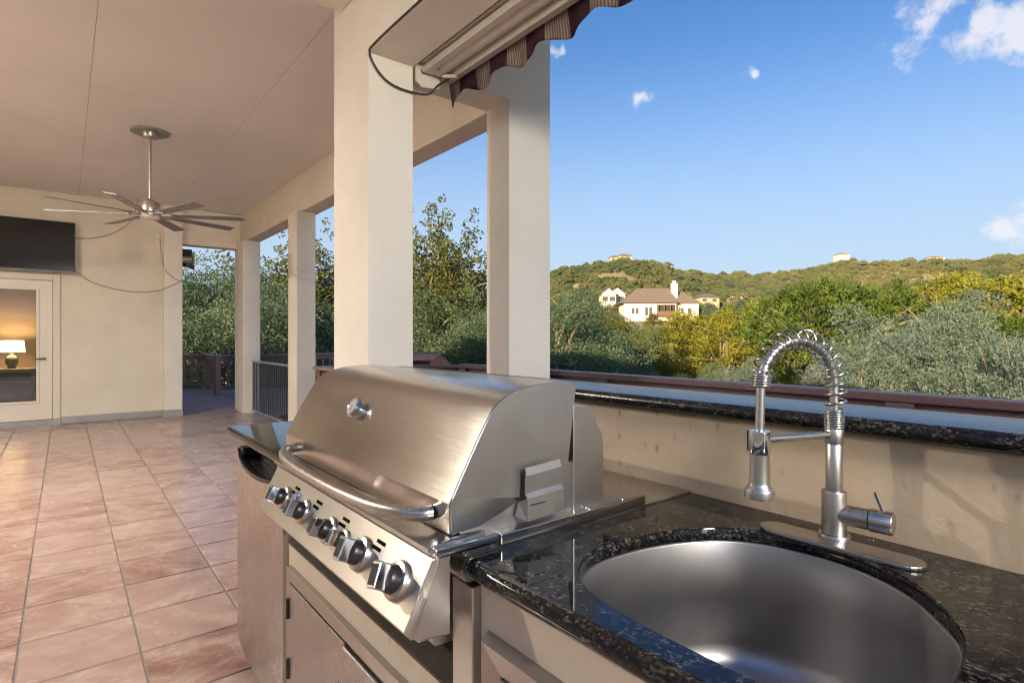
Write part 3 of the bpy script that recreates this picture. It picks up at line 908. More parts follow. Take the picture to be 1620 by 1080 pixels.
# ------------------------------------------------------------------ grill liner
ln = thing('grill_liner', 'stainless steel liner sheet that covers the counter round the grill', 'grill liner', (0.8, 1.2, ZT))
off = Matrix.Translation((-0.8, -1.2, -ZT))
prof = [(XB - 0.002, ZT + 0.0035), (XF + 0.022, ZT + 0.0035)] + [(XF + 0.016 - 0.022 * math.sin(a), ZT - 0.0185 + 0.022 * math.cos(a)) for a in np.linspace(0.1, PI, 8)] + [(XF + 0.02, ZT - 0.0405), (XF + 0.02, ZT - 0.034), (XB - 0.002, ZT - 0.034)]
MB(off).prism_y(prof, YL0, 0.805).build('side_sheet', M_steel_y, ln, smooth=40)
MB(off).prism_y(prof, 1.520, YL1).build('side_sheet', M_steel_y, ln, smooth=40)
MB(off).box(0.83, XB - 0.002, 0.8055, 1.5195, ZT - 0.034, ZT + 0.003).build('back_sheet', M_steel_y, ln)
MB(off).box(0.489, 0.515, 0.712, 0.768, 0.0, ZT - 0.0415).build('jamb', M_steel_z, ln, bevel=0.002)
MB(off).box(0.516, 1.06, 0.765, 0.782, 0.64, ZT - 0.035).build('inner_side', M_steel_dull, ln)
MB(off).box(0.53, 1.06, 1.655, 1.667, 0.64, ZT - 0.035).build('inner_side', M_steel_dull, ln)

# ------------------------------------------------------------------ grill
GY0, GY1 = 0.745, 1.575
gr = thing('gas_grill', 'stainless steel gas grill with a curved hood and six front knobs, built into the counter', 'grill', (0.6, 1.16, ZT))
off = Matrix.Translation((-0.6, -1.16, -ZT))
hood_prof = [(0.470, 0.910), (0.469, 0.960), (0.525, 1.060), (0.551, 1.098), (0.566, 1.112), (0.584, 1.1215), (0.621, 1.1325), (0.665, 1.1375), (0.719, 1.1385), (0.738, 1.134), (0.743, 1.129), (0.722, 0.986), (0.716, 0.976), (0.62, 0.945), (0.575, 0.928), (0.53, 0.914)]
# fine rounded roll of the hood
pts = curve_pts([(0.469, 0, 0.960), (0.497, 0, 1.010), (0.525, 0, 1.058), (0.545, 0, 1.090), (0.562, 0, 1.109), (0.584, 0, 1.1215), (0.621, 0, 1.1325), (0.665, 0, 1.1375), (0.722, 0, 1.1385), (0.743, 0, 1.131)], 6)
hp = [(0.4705, 0.910)] + [(p.x, p.z) for p in pts] + [(0.722, 0.986), (0.716, 0.976), (0.62, 0.945), (0.575, 0.928), (0.53, 0.914)]
hp = hp[::-1]
hood = MB(off).prism_y(hp, GY0, GY1).build('hood', M_steel_y, gr, smooth=24, bevel=0.003)
MB(off).add([(x, GY0 - 0.0022, z) for x, z in hp[2:-2]] + [(x, GY0 - 0.0006, z) for x, z in hp[2:-2]],
            [tuple(range(len(hp) - 4))] + [(i, (i + 1) % (len(hp) - 4), (i + 1) % (len(hp) - 4) + len(hp) - 4, i + len(hp) - 4) for i in range(len(hp) - 4)]).build('hood_side', M_steel_dull, gr)
# thermometer on the slope of the hood
sl = Vector((0.525 - 0.469, 0, 1.060 - 0.960)).normalized()
hn = Vector((-sl.z, 0, sl.x))
tc_ = Vector((0.5385, 1.213, 1.0795)) - Vector((0.6, 1.16, ZT))
tc_ = Vector((0.469, 1.213, 0.960)) + sl * 0.110 - Vector((0.6, 1.16, ZT))
th = MB(axis_matrix(tc_, hn)).lathe([(0.0155, -0.002), (0.0155, 0.008), (0.0215, 0.009), (0.0225, 0.0115), (0.0225, 0.0185), (0.0205, 0.0205), (0.0185, 0.0205), (0.0180, 0.0190)], 32, cap=False).build('thermometer', M_chrome, gr, smooth=40)
MB(axis_matrix(tc_, hn)).lathe([(0.0004, 0.0192), (0.0181, 0.0190)], 28, cap=False).build('dial_face', plain("dial face", (0.42, 0.40, 0.36), 0.3), th)
ndl = MB(axis_matrix(tc_, hn)).box(-0.001, 0.001, -0.004, 0.013, 0.0194, 0.0199).build('needle', M_black, th)
# handle
hc = [(0.4695, 1.490, 0.935), (0.444, 1.478, 0.934), (0.424, 1.44, 0.932), (0.410, 1.36, 0.931), (0.403, 1.26, 0.930), (0.401, 1.13, 0.930), (0.404, 1.02, 0.930), (0.413, 0.91, 0.931), (0.430, 0.84, 0.933), (0.452, 0.806, 0.934), (0.4695, 0.798, 0.935)]
MB(off).tube(curve_pts(hc, 6), 0.0118, 16).build('hood_handle', M_nickel, gr, smooth=60)
# front lip between hood and panel
lip = [(0.425, 0.9035), (0.4235, 0.897), (0.428, 0.894), (0.53, 0.894), (0.53, 0.9095), (0.462, 0.9095), (0.432, 0.9055)]
MB(off).prism_y(lip, GY0 - 0.010, GY1 - 0.055).build('front_lip', M_steel_y, gr, smooth=30)
# control panel
PT, PB = Vector((0.4255, 0, 0.8925)), Vector((0.378, 0, 0.798))
pd = (PB - PT).normalized(); pn = Vector((pd.z, 0, -pd.x)); pn = pn if pn.x < 0 else -pn
PY0, PY1 = 0.722, 1.492
cp = [(PT.x, PT.z), (PB.x, PB.z), (PB.x + 0.010, PB.z - 0.012), (PB.x + 0.016, PB.z - 0.012), (PT.x + 0.012, PT.z - 0.010), (PT.x + 0.012, PT.z)]
pan = MB(off).prism_y(cp, PY0, PY1).build('control_panel', steel_mat("panel steel", (0.60, 0.575, 0.54), 0.30, axis=(700, 14, 700), smudge=0.05, aniso=0.7, tangent="Y"), gr, bevel=0.0015)
side = [(PT.x + 0.003, PT.z - 0.003), (PB.x + 0.005, PB.z - 0.006), (PB.x + 0.012, PB.z - 0.014), (0.425, 0.778), (0.456, 0.772), (0.456, PT.z - 0.003)]
for yy in (PY0 + 0.001, PY1 - 0.004):
    MB(off).prism_y(side, yy + 0.0012, yy + 0.003).build('side_plate', M_steel_dull, gr)
MB(off).prism_y([(0.44, 0.894), (0.44, 0.80), (0.47, 0.72), (0.83, 0.70), (0.83, 0.893)], 0.79, 1.55).build('fire_box', M_steel_dull, gr)
MB(off).box(0.418, 0.456, PY0 + 0.03, PY1 - 0.03, 0.757, 0.774).build('bottom_bracket', M_steel_dull, gr, bevel=0.003)
# black gap between panel and lip
# knobs
def on_panel(u, y):
    """u metres down the slope from the top edge"""
    return PT + pd * u + Vector((0, y, 0)) - Vector((0.6, 1.16, ZT))
bez = MB().lathe([(0.0265, 0.0), (0.0265, 0.004), (0.0245, 0.008), (0.019, 0.0095), (0.019, 0.005)], 30, cap=False).mesh('bezel', M_nickel, 40)
kb = MB().lathe([(0.0185, 0.004), (0.0190, 0.012), (0.0175, 0.021), (0.0165, 0.0225)], 28).mesh('knob', M_black, 40)
gp_prof = [(-0.0175, -0.0095), (0.0175, -0.0095), (0.0175, 0.0095), (-0.0175, 0.0095)]
gpm = MB().prism_z(gp_prof, 0.0222, 0.041)
gp = gpm.mesh('knob_grip', M_chrome)
gpi = MB().box(-0.0130, 0.0130, -0.0065, 0.0065, 0.0412, 0.0420).mesh('grip_inlay', M_dark)
for i, (yk, sc_, rot) in enumerate([(1.355, 1.0, 8), (1.222, 1.0, 0), (1.072, 1.0, -4), (1.002, 0.78, 4), (0.922, 1.12, 6), (0.785, 1.15, 14)]):
    mx_ = axis_matrix(on_panel(0.052, yk), pn) @ Matrix.Rotation(R(rot), 4, 'Z') @ Matrix.Diagonal((sc_, sc_, sc_, 1))
    k_ = bpy.data.objects.new('knob', kb); COL.objects.link(k_); k_.parent = gr; k_.matrix_local = mx_
    for nm, me_ in (('bezel', bez), ('knob_grip', gp), ('grip_inlay', gpi)):
        o = bpy.data.objects.new(nm, me_); COL.objects.link(o); o.parent = k_
        if nm == 'knob_grip':
            md = o.modifiers.new('edge', 'BEVEL'); md.width = 0.002; md.segments = 2
            o.rotation_euler = (0, 0, R(90))
        if nm == 'grip_inlay': o.rotation_euler = (0, 0, R(90))
MB(axis_matrix(on_panel(0.036, 1.290), pn)).box(-0.011, 0.011, -0.011, 0.011, -0.001, 0.006).build('igniter_button', M_chrome, gr, bevel=0.002)
M_slot = plain('slot black', (0.004, 0.004, 0.004), 0.9, spec=0.05)
slot = MB().box(-0.0155, 0.0155, -0.003, 0.003, -0.0005, 0.0006).mesh('vent_slot', M_slot)
for yv in (1.312, 1.172, 1.030, 0.880):
    for du in (0.0195, 0.0310):
        o = bpy.data.objects.new('vent_slot', slot); COL.objects.link(o); o.parent = gr
        o.matrix_local = axis_matrix(on_panel(du, yv + (0.004 if du > .025 else -0.004)), pn)
# rear housing behind the hood
rh = [(0.735, 0.886), (0.735, 1.094), (0.774, 1.091), (0.812, 1.035), (0.816, 1.018), (0.816, 0.886)]
MB(off).prism_y(rh[::-1], GY0 - 0.004, GY1 + 0.004).build('rear_housing', M_steel_dull, gr, bevel=0.0015)
sc_m = MB().lathe([(0.0034, 0.0), (0.0030, 0.0015), (0.0012, 0.0024)], 10).mesh('screw', M_chrome, 50)
for xx, zz in ((0.783, 1.066), (0.797, 1.043), (0.806, 1.000), (0.806, 0.948), (0.763, 1.019), (0.778, 1.026), (0.776, 0.992), (0.77, 0.955)):
    o = bpy.data.objects.new('screw', sc_m); COL.objects.link(o); o.parent = gr
    o.matrix_local = axis_matrix(Vector((xx, GY0 - 0.004, zz)) - Vector((0.6, 1.16, ZT)), (0, -1, 0))
MB(off).box(0.49, 0.735, GY0 + 0.004, GY0 + 0.008, 0.885, 0.99).build('inner_wall', M_steel_dull, gr)
# rail flange along the right side
MB(off).box(0.432, 0.552, GY0 - 0.020, GY0 + 0.05, ZT + 0.0125, ZT + 0.0255).build('side_flange', M_steel_y, gr, bevel=0.002)
fl2 = MB(off).box(0.5545, 0.925, GY0 - 0.020, GY0 + 0.05, ZT + 0.004, ZT + 0.0225).build('side_flange', M_steel_y, gr, bevel=0.002)
for xx in (0.765, 0.86):
    o = bpy.data.objects.new('screw', sc_m); COL.objects.link(o); o.parent = gr
    o.matrix_local = axis_matrix(Vector((xx, GY0 - 0.012, ZT + 0.0225)) - Vector((0.6, 1.16, ZT)), (0, 0, 1)) @ Matrix.Diagonal((1.5, 1.5, 1.5, 1))
# folded side bracket
xb0, xb1 = 0.608, 0.688
yb_ = GY0 - 0.020
bv = []
prof_b = [(1.000, 0.004), (0.988, 0.001), (0.987, 0.003), (0.956, 0.003), (0.949, -0.003), (0.912, -0.005)]
for zz, dy in prof_b:
    k_ = (1.000 - zz) / 0.088
    bv += [(xb0 - 0.000 - 0.002 * k_, yb_ + dy, zz + (0.0 if zz < .986 else -0.001)), (xb1 + 0.003 * k_, yb_ + dy, zz + 0.004)]
nb = len(prof_b)
bf = [(2 * i, 2 * i + 1, 2 * i + 3, 2 * i + 2) for i in range(nb - 1)]
br_ = MB(off).add(bv, bf)
br_.add([(xb0 - 0.002, yb_ - 0.005, 0.912), (xb0, yb_ - 0.003, 0.949), (xb0 - 0.004, GY0 - 0.003, 0.940), (xb0 - 0.011, GY0 - 0.003, 0.917)], [(0, 1, 2, 3)])
bo = br_.build('side_bracket', M_steel_dull, gr)
md = bo.modifiers.new('thick', 'SOLIDIFY'); md.thickness = 0.0018
MB(axis_matrix(Vector((0.645, yb_ + 0.0025, 0.973)) - Vector((0.6, 1.16, ZT)), (0, -1, 0))).lathe([(0.0075, -0.001), (0.0075, 0.001), (0.0062, 0.0006)], 20).build('bracket_dimple', M_steel_dull, bo, smooth=40)
MB(off).box(0.612, 0.646, yb_ - 0.0055, yb_ - 0.0030, 0.9370, 0.9390).build('bracket_slot', M_black, bo)

# ------------------------------------------------------------------ access doors under the grill
ad = thing('access_doors', 'pair of brushed steel cabinet doors in a raised frame below the grill', 'cabinet doors', (0.5, 1.3, 0.3))
off = Matrix.Translation((-0.5, -1.3, -0.3))
AY0, AY1, AZ0, AZ1 = 0.86, 1.640, 0.02, 0.575
fr = MB(off)
fr.box(0.490, 0.5045, AY1 - 0.030, AY1, AZ0, AZ1).box(0.490, 0.5045, AY0, AY0 + 0.03, AZ0, AZ1).box(0.490, 0.5045, AY0 + 0.0301, AY1 - 0.0301, AZ1 - 0.034, AZ1).box(0.490, 0.5045, AY0 + 0.0301, AY1 - 0.0301, AZ0, AZ0 + 0.03)
fr.build('door_frame', M_steel_z, ad, bevel=0.002)
YM = 1.213
dl = MB(off).box(0.487, 0.499, YM + 0.002, AY1 - 0.033, AZ0 + 0.034, AZ1 - 0.037).build('door', M_door_steel, ad, bevel=0.002)
drr = MB(off).box(0.480, 0.492, AY0 + 0.033, YM - 0.002, AZ0 + 0.034, AZ1 - 0.041).build('door', M_door_steel, ad, bevel=0.002)
hg = MB().lathe([(0.0055, -0.027), (0.0055, 0.027)], 10).mesh('hinge', M_dark, 40)
for zz in (0.468, 0.302, 0.12):
    o = bpy.data.objects.new('hinge', hg); COL.objects.link(o); o.parent = dl
    o.location = Vector((0.4855, AY1 - 0.0315, zz)) - Vector((0.5, 1.3, 0.3))
for yy, par in ((1.262, dl), (1.165, drr)):
    c = Vector((0.478 if par is dl else 0.471, yy, 0.385)) - Vector((0.5, 1.3, 0.3))
    MB().tube([c + Vector((0.009, 0, 0.04)), c + Vector((-0.016, 0, 0.036)), c + Vector((-0.020, 0, 0.0)), c + Vector((-0.016, 0, -0.036)), c + Vector((0.009, 0, -0.04))], 0.005, 10).build('door_pull', M_chrome, par, smooth=60)

# drawer front in the sink cabinet
dw = thing('access_drawer', 'steel framed drawer with slanted edges below the granite beside the grill', 'drawer', (0.5, 0.4, 0.6))
off = Matrix.Translation((-0.5, -0.4, -0.6))
y0, y1, z0, z1 = -0.25, 0.692, 0.20, 0.775
def bev_frame(ya, yb, za, zb, w, xo, xi):
    m2 = MB(off)
    o_ = [(xo, ya, za), (xo, yb, za), (xo, yb, zb), (xo, ya, zb)]
    p_ = [(xi, ya + 0.008, za + 0.008), (xi, yb - 0.008, za + 0.008), (xi, yb - 0.008, zb - 0.008), (xi, ya + 0.008, zb - 0.008)]
    q_ = [(xi + 0.008, ya + w, za + w), (xi + 0.008, yb - w, za + w), (xi + 0.008, yb - w, zb - w), (xi + 0.008, ya + w, zb - w)]
    vs_ = o_ + p_ + q_
    fs = []
    for i in range(4):
        j = (i + 1) % 4
        fs += [(i, j, 4 + j, 4 + i), (4 + i, 4 + j, 8 + j, 8 + i)]
    return m2.add(vs_, fs)
bev_frame(y0, y1, z0, z1, 0.045, 0.5045, 0.486).build('drawer_frame', M_steel_z, dw)
MB(off).box(0.488, 0.503, y0 + 0.047, y1 - 0.047, z0 + 0.047, z1 - 0.047).build('drawer_front', M_steel_z, dw, bevel=0.002)

# ------------------------------------------------------------------ under counter fridge
fg = thing('compact_fridge', 'small stainless door fridge with a black scooped top grip under the counter', 'fridge', (0.6, 1.98, 0.0))
off = Matrix.Translation((-0.6, -1.98, 0))
FY0, FY1 = 1.705, 2.255
MB(off).box(0.56, 0.93, FY0 + 0.005, FY1 - 0.005, 0.03, 0.828).build('cabinet', M_black, fg, bevel=0.004)
N = 16; M_ = 10
vs_ = []; fs = []
for i in range(N + 1):
    u = i / N; y = FY0 + (FY1 - FY0) * u
    bul = 0.018 * (1 - (2 * u - 1) ** 2)
    dip = 0.030 * max(0.0, 1 - (abs(2 * u - 1) / 0.92) ** 2.2)
    ztop = 0.788 - dip * 0.9
    zbot = 0.13
    for j in range(M_ + 1):
        v = j / M_
        vs_.append((0.500 - bul, y, zbot + (ztop - zbot) * v))
    vs_.append((0.556, y, ztop + 0.004))
    vs_.append((0.556, y, zbot))
W = M_ + 3
for i in range(N):
    for j in range(M_): fs.append((i * W + j, (i + 1) * W + j, (i + 1) * W + j + 1, i * W + j + 1))
    fs.append((i * W + M_, (i + 1) * W + M_, (i + 1) * W + M_ + 1, i * W + M_ + 1))
    fs.append((i * W + M_ + 2, (i + 1) * W + M_ + 2, (i + 1) * W, i * W))
fs.append(tuple(range(0, M_ + 3))); fs.append(tuple(range(N * W + M_ + 2, N * W - 1, -1)))
fd = MB(off).add(vs_, fs).build('fridge_door', M_door_steel, fg, smooth=30)
# black grip trim above the door
vs_ = []; fs = []
for i in range(N + 1):
    u = i / N; y = FY0 + (FY1 - FY0) * u
    bul = 0.018 * (1 - (2 * u - 1) ** 2)
    dip = 0.030 * max(0.0, 1 - (abs(2 * u - 1) / 0.92) ** 2.2)
    zt = 0.788 - dip * 0.9
    top = 0.812 if (u < 0.12 or u > 0.88) else 0.797 - dip * 0.75
    vs_ += [(0.5015 - bul, y, zt + 0.001), (0.4985 - bul, y, top), (0.512 - bul, y, top + 0.001), (0.536, y, zt - 0.010), (0.555, y, zt + 0.002)]
for i in range(N):
    for j in range(4): fs.append((i * 5 + j, (i + 1) * 5 + j, (i + 1) * 5 + j + 1, i * 5 + j + 1))
MB(off).add(vs_, fs).build('grip_trim', M_black, fg, smooth=40)
for ya, yb in ((FY0 + 0.001, FY0 + 0.05), (FY1 - 0.06, FY1 - 0.001)):
    MB(off).box(0.503, 0.558, ya, yb, 0.789, 0.820).build('grip_end', M_black, fg, bevel=0.006)
MB(off).box(0.4835, 0.4865, 2.015, 2.06, 0.700, 0.709).build('badge', M_steel_dull, fd)
MB(off).box(0.53, 0.57, FY0 + 0.02, FY1 - 0.02, 0.03, 0.12).build('kick_plate', M_black, fg)
for yy in (FY0 + 0.05, FY1 - 0.05):
    MB(off).lathe([(0.018, 0.0), (0.018, 0.03)], 12, (0.60, yy, 0)).build('foot', M_black, fg)

# ================================================================== PATIO OBJECTS
# ------------------------------------------------------------------ ceiling fan
fan = thing('ceiling_fan', 'eight bladed brushed nickel ceiling fan on a long rod', 'ceiling fan', (0.66, 6.57, ZC))
FAN_UP = 0.03
MB().lathe([(0.165, -0.018), (0.165, -0.006), (0.160, -0.001)], 40).build('ceiling_medallion', M_fan_blade, fan, smooth=40)
MB().lathe([(0.030, -0.075), (0.066, -0.066), (0.074, -0.045), (0.074, -0.0185)], 32).build('canopy', M_fan, fan, smooth=40)
MB().lathe([(0.0135, -0.675), (0.0135, -0.0755)], 16).build('down_rod', M_fan, fan, smooth=40)
MB().lathe([(0.092, -0.810), (0.096, -0.800), (0.092, -0.740), (0.080, -0.702), (0.045, -0.694), (0.030, -0.670)], 36).build('motor', M_fan, fan, smooth=40)
MB().lathe([(0.100, -0.838), (0.104, -0.825), (0.100, -0.8105)], 36).build('blade_hub', M_fan, fan, smooth=40)
MB().lathe([(0.0005, -0.862), (0.05, -0.860), (0.080, -0.852), (0.090, -0.8385)], 32, cap=False).build('light_lens', M_white, fan, smooth=60)
bl = MB()
secs = [(0.17, 0.042), (0.35, 0.048), (0.58, 0.053), (0.79, 0.056), (0.85, 0.054)]
vs_ = []; fs = []
for rr_, hw in secs:
    tilt = R(9)
    for sx, th_ in ((-1, 0.004), (1, 0.004), (1, -0.004), (-1, -0.004)):
        vs_.append((rr_ + (0.012 if sx > 0 and rr_ > .84 else 0), sx * hw * math.cos(tilt), -sx * hw * math.sin(tilt) + th_))
for i in range(len(secs) - 1):
    for k in range(4): fs.append((i * 4 + k, i * 4 + (k + 1) % 4, (i + 1) * 4 + (k + 1) % 4, (i + 1) * 4 + k))
fs += [(3, 2, 1, 0), (16, 17, 18, 19)]
blade = MB().add(vs_, fs).mesh('fan_blade', M_fan_blade)
arm = MB().prism_z([(0.085, -0.022), (0.20, -0.034), (0.24, 0.0), (0.20, 0.034), (0.085, 0.022)], -0.004, 0.003).mesh('blade_iron', M_fan)
for k in range(8):
    o = bpy.data.objects.new('fan_blade', blade); COL.objects.link(o); o.parent = fan
    o.location = (0, 0, -0.822); o.rotation_euler = (0, 0, R(45 * k - 25))
    q = bpy.data.objects.new('blade_iron', arm); COL.objects.link(q); q.parent = o
    q.location = (0, 0, -0.008); q.rotation_euler = (R(-9), 0, 0)

# ------------------------------------------------------------------ television
tv = thing('television', 'large black flat television mounted high above the glass door', 'television', (-0.5, YW - 0.02, 2.48))
MB().box(-0.62, 0.62, -0.115, -0.060, -0.345, 0.345).build('bezel', M_black, tv, bevel=0.004)
MB().box(-0.610, 0.610, -0.1175, -0.1155, -0.330, 0.336).build('screen', M_screen, tv)
MB().box(-0.25, 0.25, -0.0595, 0.018, -0.2, 0.2).build('wall_mount', M_dark, tv)
MB().box(-0.62, 0.62, -0.1165, -0.060, -0.361, -0.3455).build('lower_bar', M_fan_blade, tv, bevel=0.003)
tv.rotation_euler = (R(-1.0), 0, 0)

# ------------------------------------------------------------------ glass door
gd = thing('glass_door', 'cream glazed patio door with black lever handle', 'door', (DX0, YW, 0.0))
W_ = DX1 - DX0
m_ = MB().box(-0.055, 0.030, -0.028, 0.10, 0.0765, DTOP + 0.055).box(W_ - 0.030, W_ + 0.055, -0.028, 0.10, 0.0765, DTOP + 0.055).box(0.0301, W_ - 0.0301, -0.028, 0.10, DTOP - 0.03, DTOP + 0.055)
m_.build('frame', M_trim, gd, bevel=0.006)
lf0, lf1, lz0, lz1 = 0.036, W_ - 0.036, 0.082, DTOP - 0.036
gl0, gl1, gz0, gz1 = lf0 + 0.155, lf1 - 0.155, 0.33, 1.885
leaf = MB().box(lf0, gl0, 0.0, 0.045, lz0, lz1).box(gl1, lf1, 0.0, 0.045, lz0, lz1).box(gl0 + .0001, gl1 - .0001, 0.0, 0.045, lz0, gz0).box(gl0 + .0001, gl1 - .0001, 0.0, 0.045, gz1, lz1).build('door_leaf', M_door_paint, gd)
m_ = MB()
for a, b, c, d in ((gl0 - 0.02, gl0 + 0.014, gz0 - 0.02, gz1 + 0.02), (gl1 - 0.014, gl1 + 0.02, gz0 - 0.02, gz1 + 0.02), (gl0 + 0.0141, gl1 - 0.0141, gz0 - 0.02, gz0 + 0.014), (gl0 + 0.0141, gl1 - 0.0141, gz1 - 0.014, gz1 + 0.02)):
    m_.box(a, b, -0.014, -0.0005, c, d)
m_.build('glazing_bead', M_door_paint, leaf, bevel=0.004)
MB().box(gl0, gl1, 0.018, 0.024, gz0, gz1).build('pane', M_glass, leaf)
MB(axis_matrix((lf1 - 0.062, 0, 1.07), (0, -1, 0))).lathe([(0.030, 0), (0.030, 0.012), (0.022, 0.022)], 20).build('deadbolt', M_bronze, leaf, smooth=40)
MB(axis_matrix((lf1 - 0.062, 0, 0.925), (0, -1, 0))).lathe([(0.032, 0), (0.032, 0.010), (0.014, 0.016), (0.012, 0.05)], 20).build('handle_rose', M_bronze, leaf, smooth=40)
MB().tube([(lf1 - 0.062, -0.05, 0.925), (lf1 - 0.10, -0.055, 0.926), (lf1 - 0.175, -0.052, 0.918)], [0.011, 0.010, 0.006], 10).build('lever_handle', M_bronze, leaf, smooth=50)

# ------------------------------------------------------------------ inside the room
ns = thing('nightstand', 'pale grey nightstand with a drawer seen through the glass door', 'nightstand', (-0.72, 12.75, 0.03))
MB().box(-0.33, 0.33, -0.22, 0.22, 0.14, 0.63).build('case', M_furn, ns, bevel=0.004)
MB().box(-0.35, 0.35, -0.24, 0.24, 0.631, 0.66).build('top', M_furn, ns, bevel=0.004)
MB().box(-0.30, 0.30, -0.232, -0.2205, 0.18, 0.42).build('drawer', M_furn, ns, bevel=0.003)
MB().box(-0.26, 0.28, -0.226, -0.2201, 0.47, 0.60).build('shelf_shade', M_dark, ns)  # thin dark sheet stands in for the shade inside an open shelf
MB().tube([(-0.05, -0.235, 0.31), (0.0, -0.25, 0.31), (0.05, -0.235, 0.31)], 0.006, 8).build('pull', M_bronze, ns, smooth=50)
for sx in (-1, 1):
    for sy in (-1, 1):
        MB().tube([(sx * 0.29, sy * 0.18, 0.14), (sx * 0.30, sy * 0.19, 0.0)], [0.018, 0.012], 8).build('leg', M_furn, ns, smooth=50)
lp = thing('table_lamp', 'lit table lamp with a green ceramic base and cream drum shade', 'lamp', (-0.70, 12.74, 0.691))
MB().lathe([(0.06, 0.0), (0.065, 0.015), (0.050, 0.02), (0.075, 0.06), (0.092, 0.12), (0.088, 0.17), (0.060, 0.21), (0.030, 0.225), (0.024, 0.25)], 28).build('base', M_ceramic, lp, smooth=50)
MB().lathe([(0.008, 0.2505), (0.008, 0.33)], 10).build('stem', M_fan, lp, smooth=50)
MB().lathe([(0.178, 0.275), (0.160, 0.475), (0.158, 0.475), (0.176, 0.275)], 36, cap=False).build('lamp_shade', M_shade, lp, smooth=50)
MB().lathe([(0.005, 0.331), (0.028, 0.345), (0.030, 0.375), (0.006, 0.405)], 14).build('bulb', M_shade, lp, smooth=60)
pl_ = bpy.data.lights.new("table_lamp_light", 'POINT'); pl_.energy = 9.0; pl_.color = (1.0, 0.66, 0.34); pl_.shadow_soft_size = 0.05
plo = bpy.data.objects.new("table_lamp_light", pl_); COL.objects.link(plo); plo.parent = lp; plo.location = (0, 0, 0.44)
bed = thing('rug', 'pale rug on the dark floor behind the glass door', 'rug', (-0.7, 11.4, 0.031))
MB().box(-0.9, 0.9, -0.7, 0.8, 0, 0.012).build('pile', plain("rug", (0.22, 0.2, 0.2), 0.95, var=0.4, scale=12, bump=0.3), bed)

# ------------------------------------------------------------------ wall bits
jb = tag(MB().box(1.075, 1.145, YW - 0.045, YW - 0.001, 2.735, 2.805).build('junction_box', M_white, bevel=0.005), 'small cream junction box high on the end wall beside the pilaster', 'junction box')
hk = tag(MB(axis_matrix((0.135, YW - 0.001, 2.80), (0, -1, 0))).lathe([(0.030, 0), (0.026, 0.012), (0.010, 0.018), (0.008, 0.05)], 14).build('wall_hook', M_bronze, smooth=50), 'small dark hook on the end wall near the ceiling, right of the television', 'hook')
sp = tag(MB(axis_matrix((0.045, YW - 0.001, 0.30), (0, -1, 0))).lathe([(0.024, 0), (0.020, 0.01), (0.008, 0.014), (0.007, 0.03)], 14).build('pipe_stub', M_bronze, smooth=50), 'small rusty pipe stub low on the end wall beside the door', 'pipe stub')
yw_ = YW - 0.012
tag(MB().tube(curve_pts([(0.115, YW - 0.06, 2.165), (0.30, yw_, 2.02), (0.58, yw_, 1.93), (0.85, yw_, 1.90), (1.10, yw_ - 0.02, 1.93), (1.195, YW - 0.14, 1.965), (1.435, YW - 0.145, 2.10)], 8), 0.0075, 6).build('cable', M_cable_w, smooth=60),
    'beige cable sagging along the end wall from the television to the pilaster', 'cable')
tag(MB().tube(curve_pts([(0.115, YW - 0.06, 2.62), (0.35, yw_, 2.66), (0.60, yw_, 2.78), (0.80, yw_ - 0.02, 3.0), (0.84, YW - 0.3, ZC - 0.006)], 8), 0.007, 6).build('cable', M_cable_w, smooth=60),
    'beige cable rising from the television towards the ceiling', 'cable')
tag(MB().tube(curve_pts([(1.15, yw_, 2.73), (1.165, yw_, 2.5), (1.19, YW - 0.10, 2.3), (1.22, YW - 0.138, 2.22), (1.33, YW - 0.138, 2.12), (1.43, YW - 0.138, 2.08)], 8), 0.007, 6).build('cable', M_cable_w, smooth=60),
    'beige cable dropping from the junction box across the pilaster', 'cable')

# ------------------------------------------------------------------ metal gate
gt = thing('metal_gate', 'grey metal child gate of thin bars between two slender columns', 'gate', (2.37, 7.40, 0.0))
GL = 2.30
MB().box(-0.016, 0.016, 0.0, GL, 0.820, 0.852).build('top_rail', M_gate, gt, bevel=0.004)
MB().box(-0.016, 0.016, 0.0, GL, 0.035, 0.065).build('bottom_rail', M_gate, gt, bevel=0.004)
barm = MB().lathe([(0.0085, 0.0655), (0.0085, 0.8195)], 8).mesh('bar', M_gatebar, 60)
nb_ = 24
for i in range(nb_):
    o = bpy.data.objects.new('bar', barm); COL.objects.link(o); o.parent = gt
    o.location = (0, 0.05 + (GL - 0.10) * i / (nb_ - 1), 0)
for yy in (0.0, GL - 0.02):
    MB().box(-0.02, 0.02, yy - 0.001, yy + 0.021, 0.0, 0.87).build('post', M_white, gt, bevel=0.004)
mt = tag(MB().box(2.62, 3.5, 7.6, 9.15, -0.022, -0.006).build('doormat', M_rubber, bevel=0.003), 'black rubber mat on the deck behind the metal gate', 'mat')

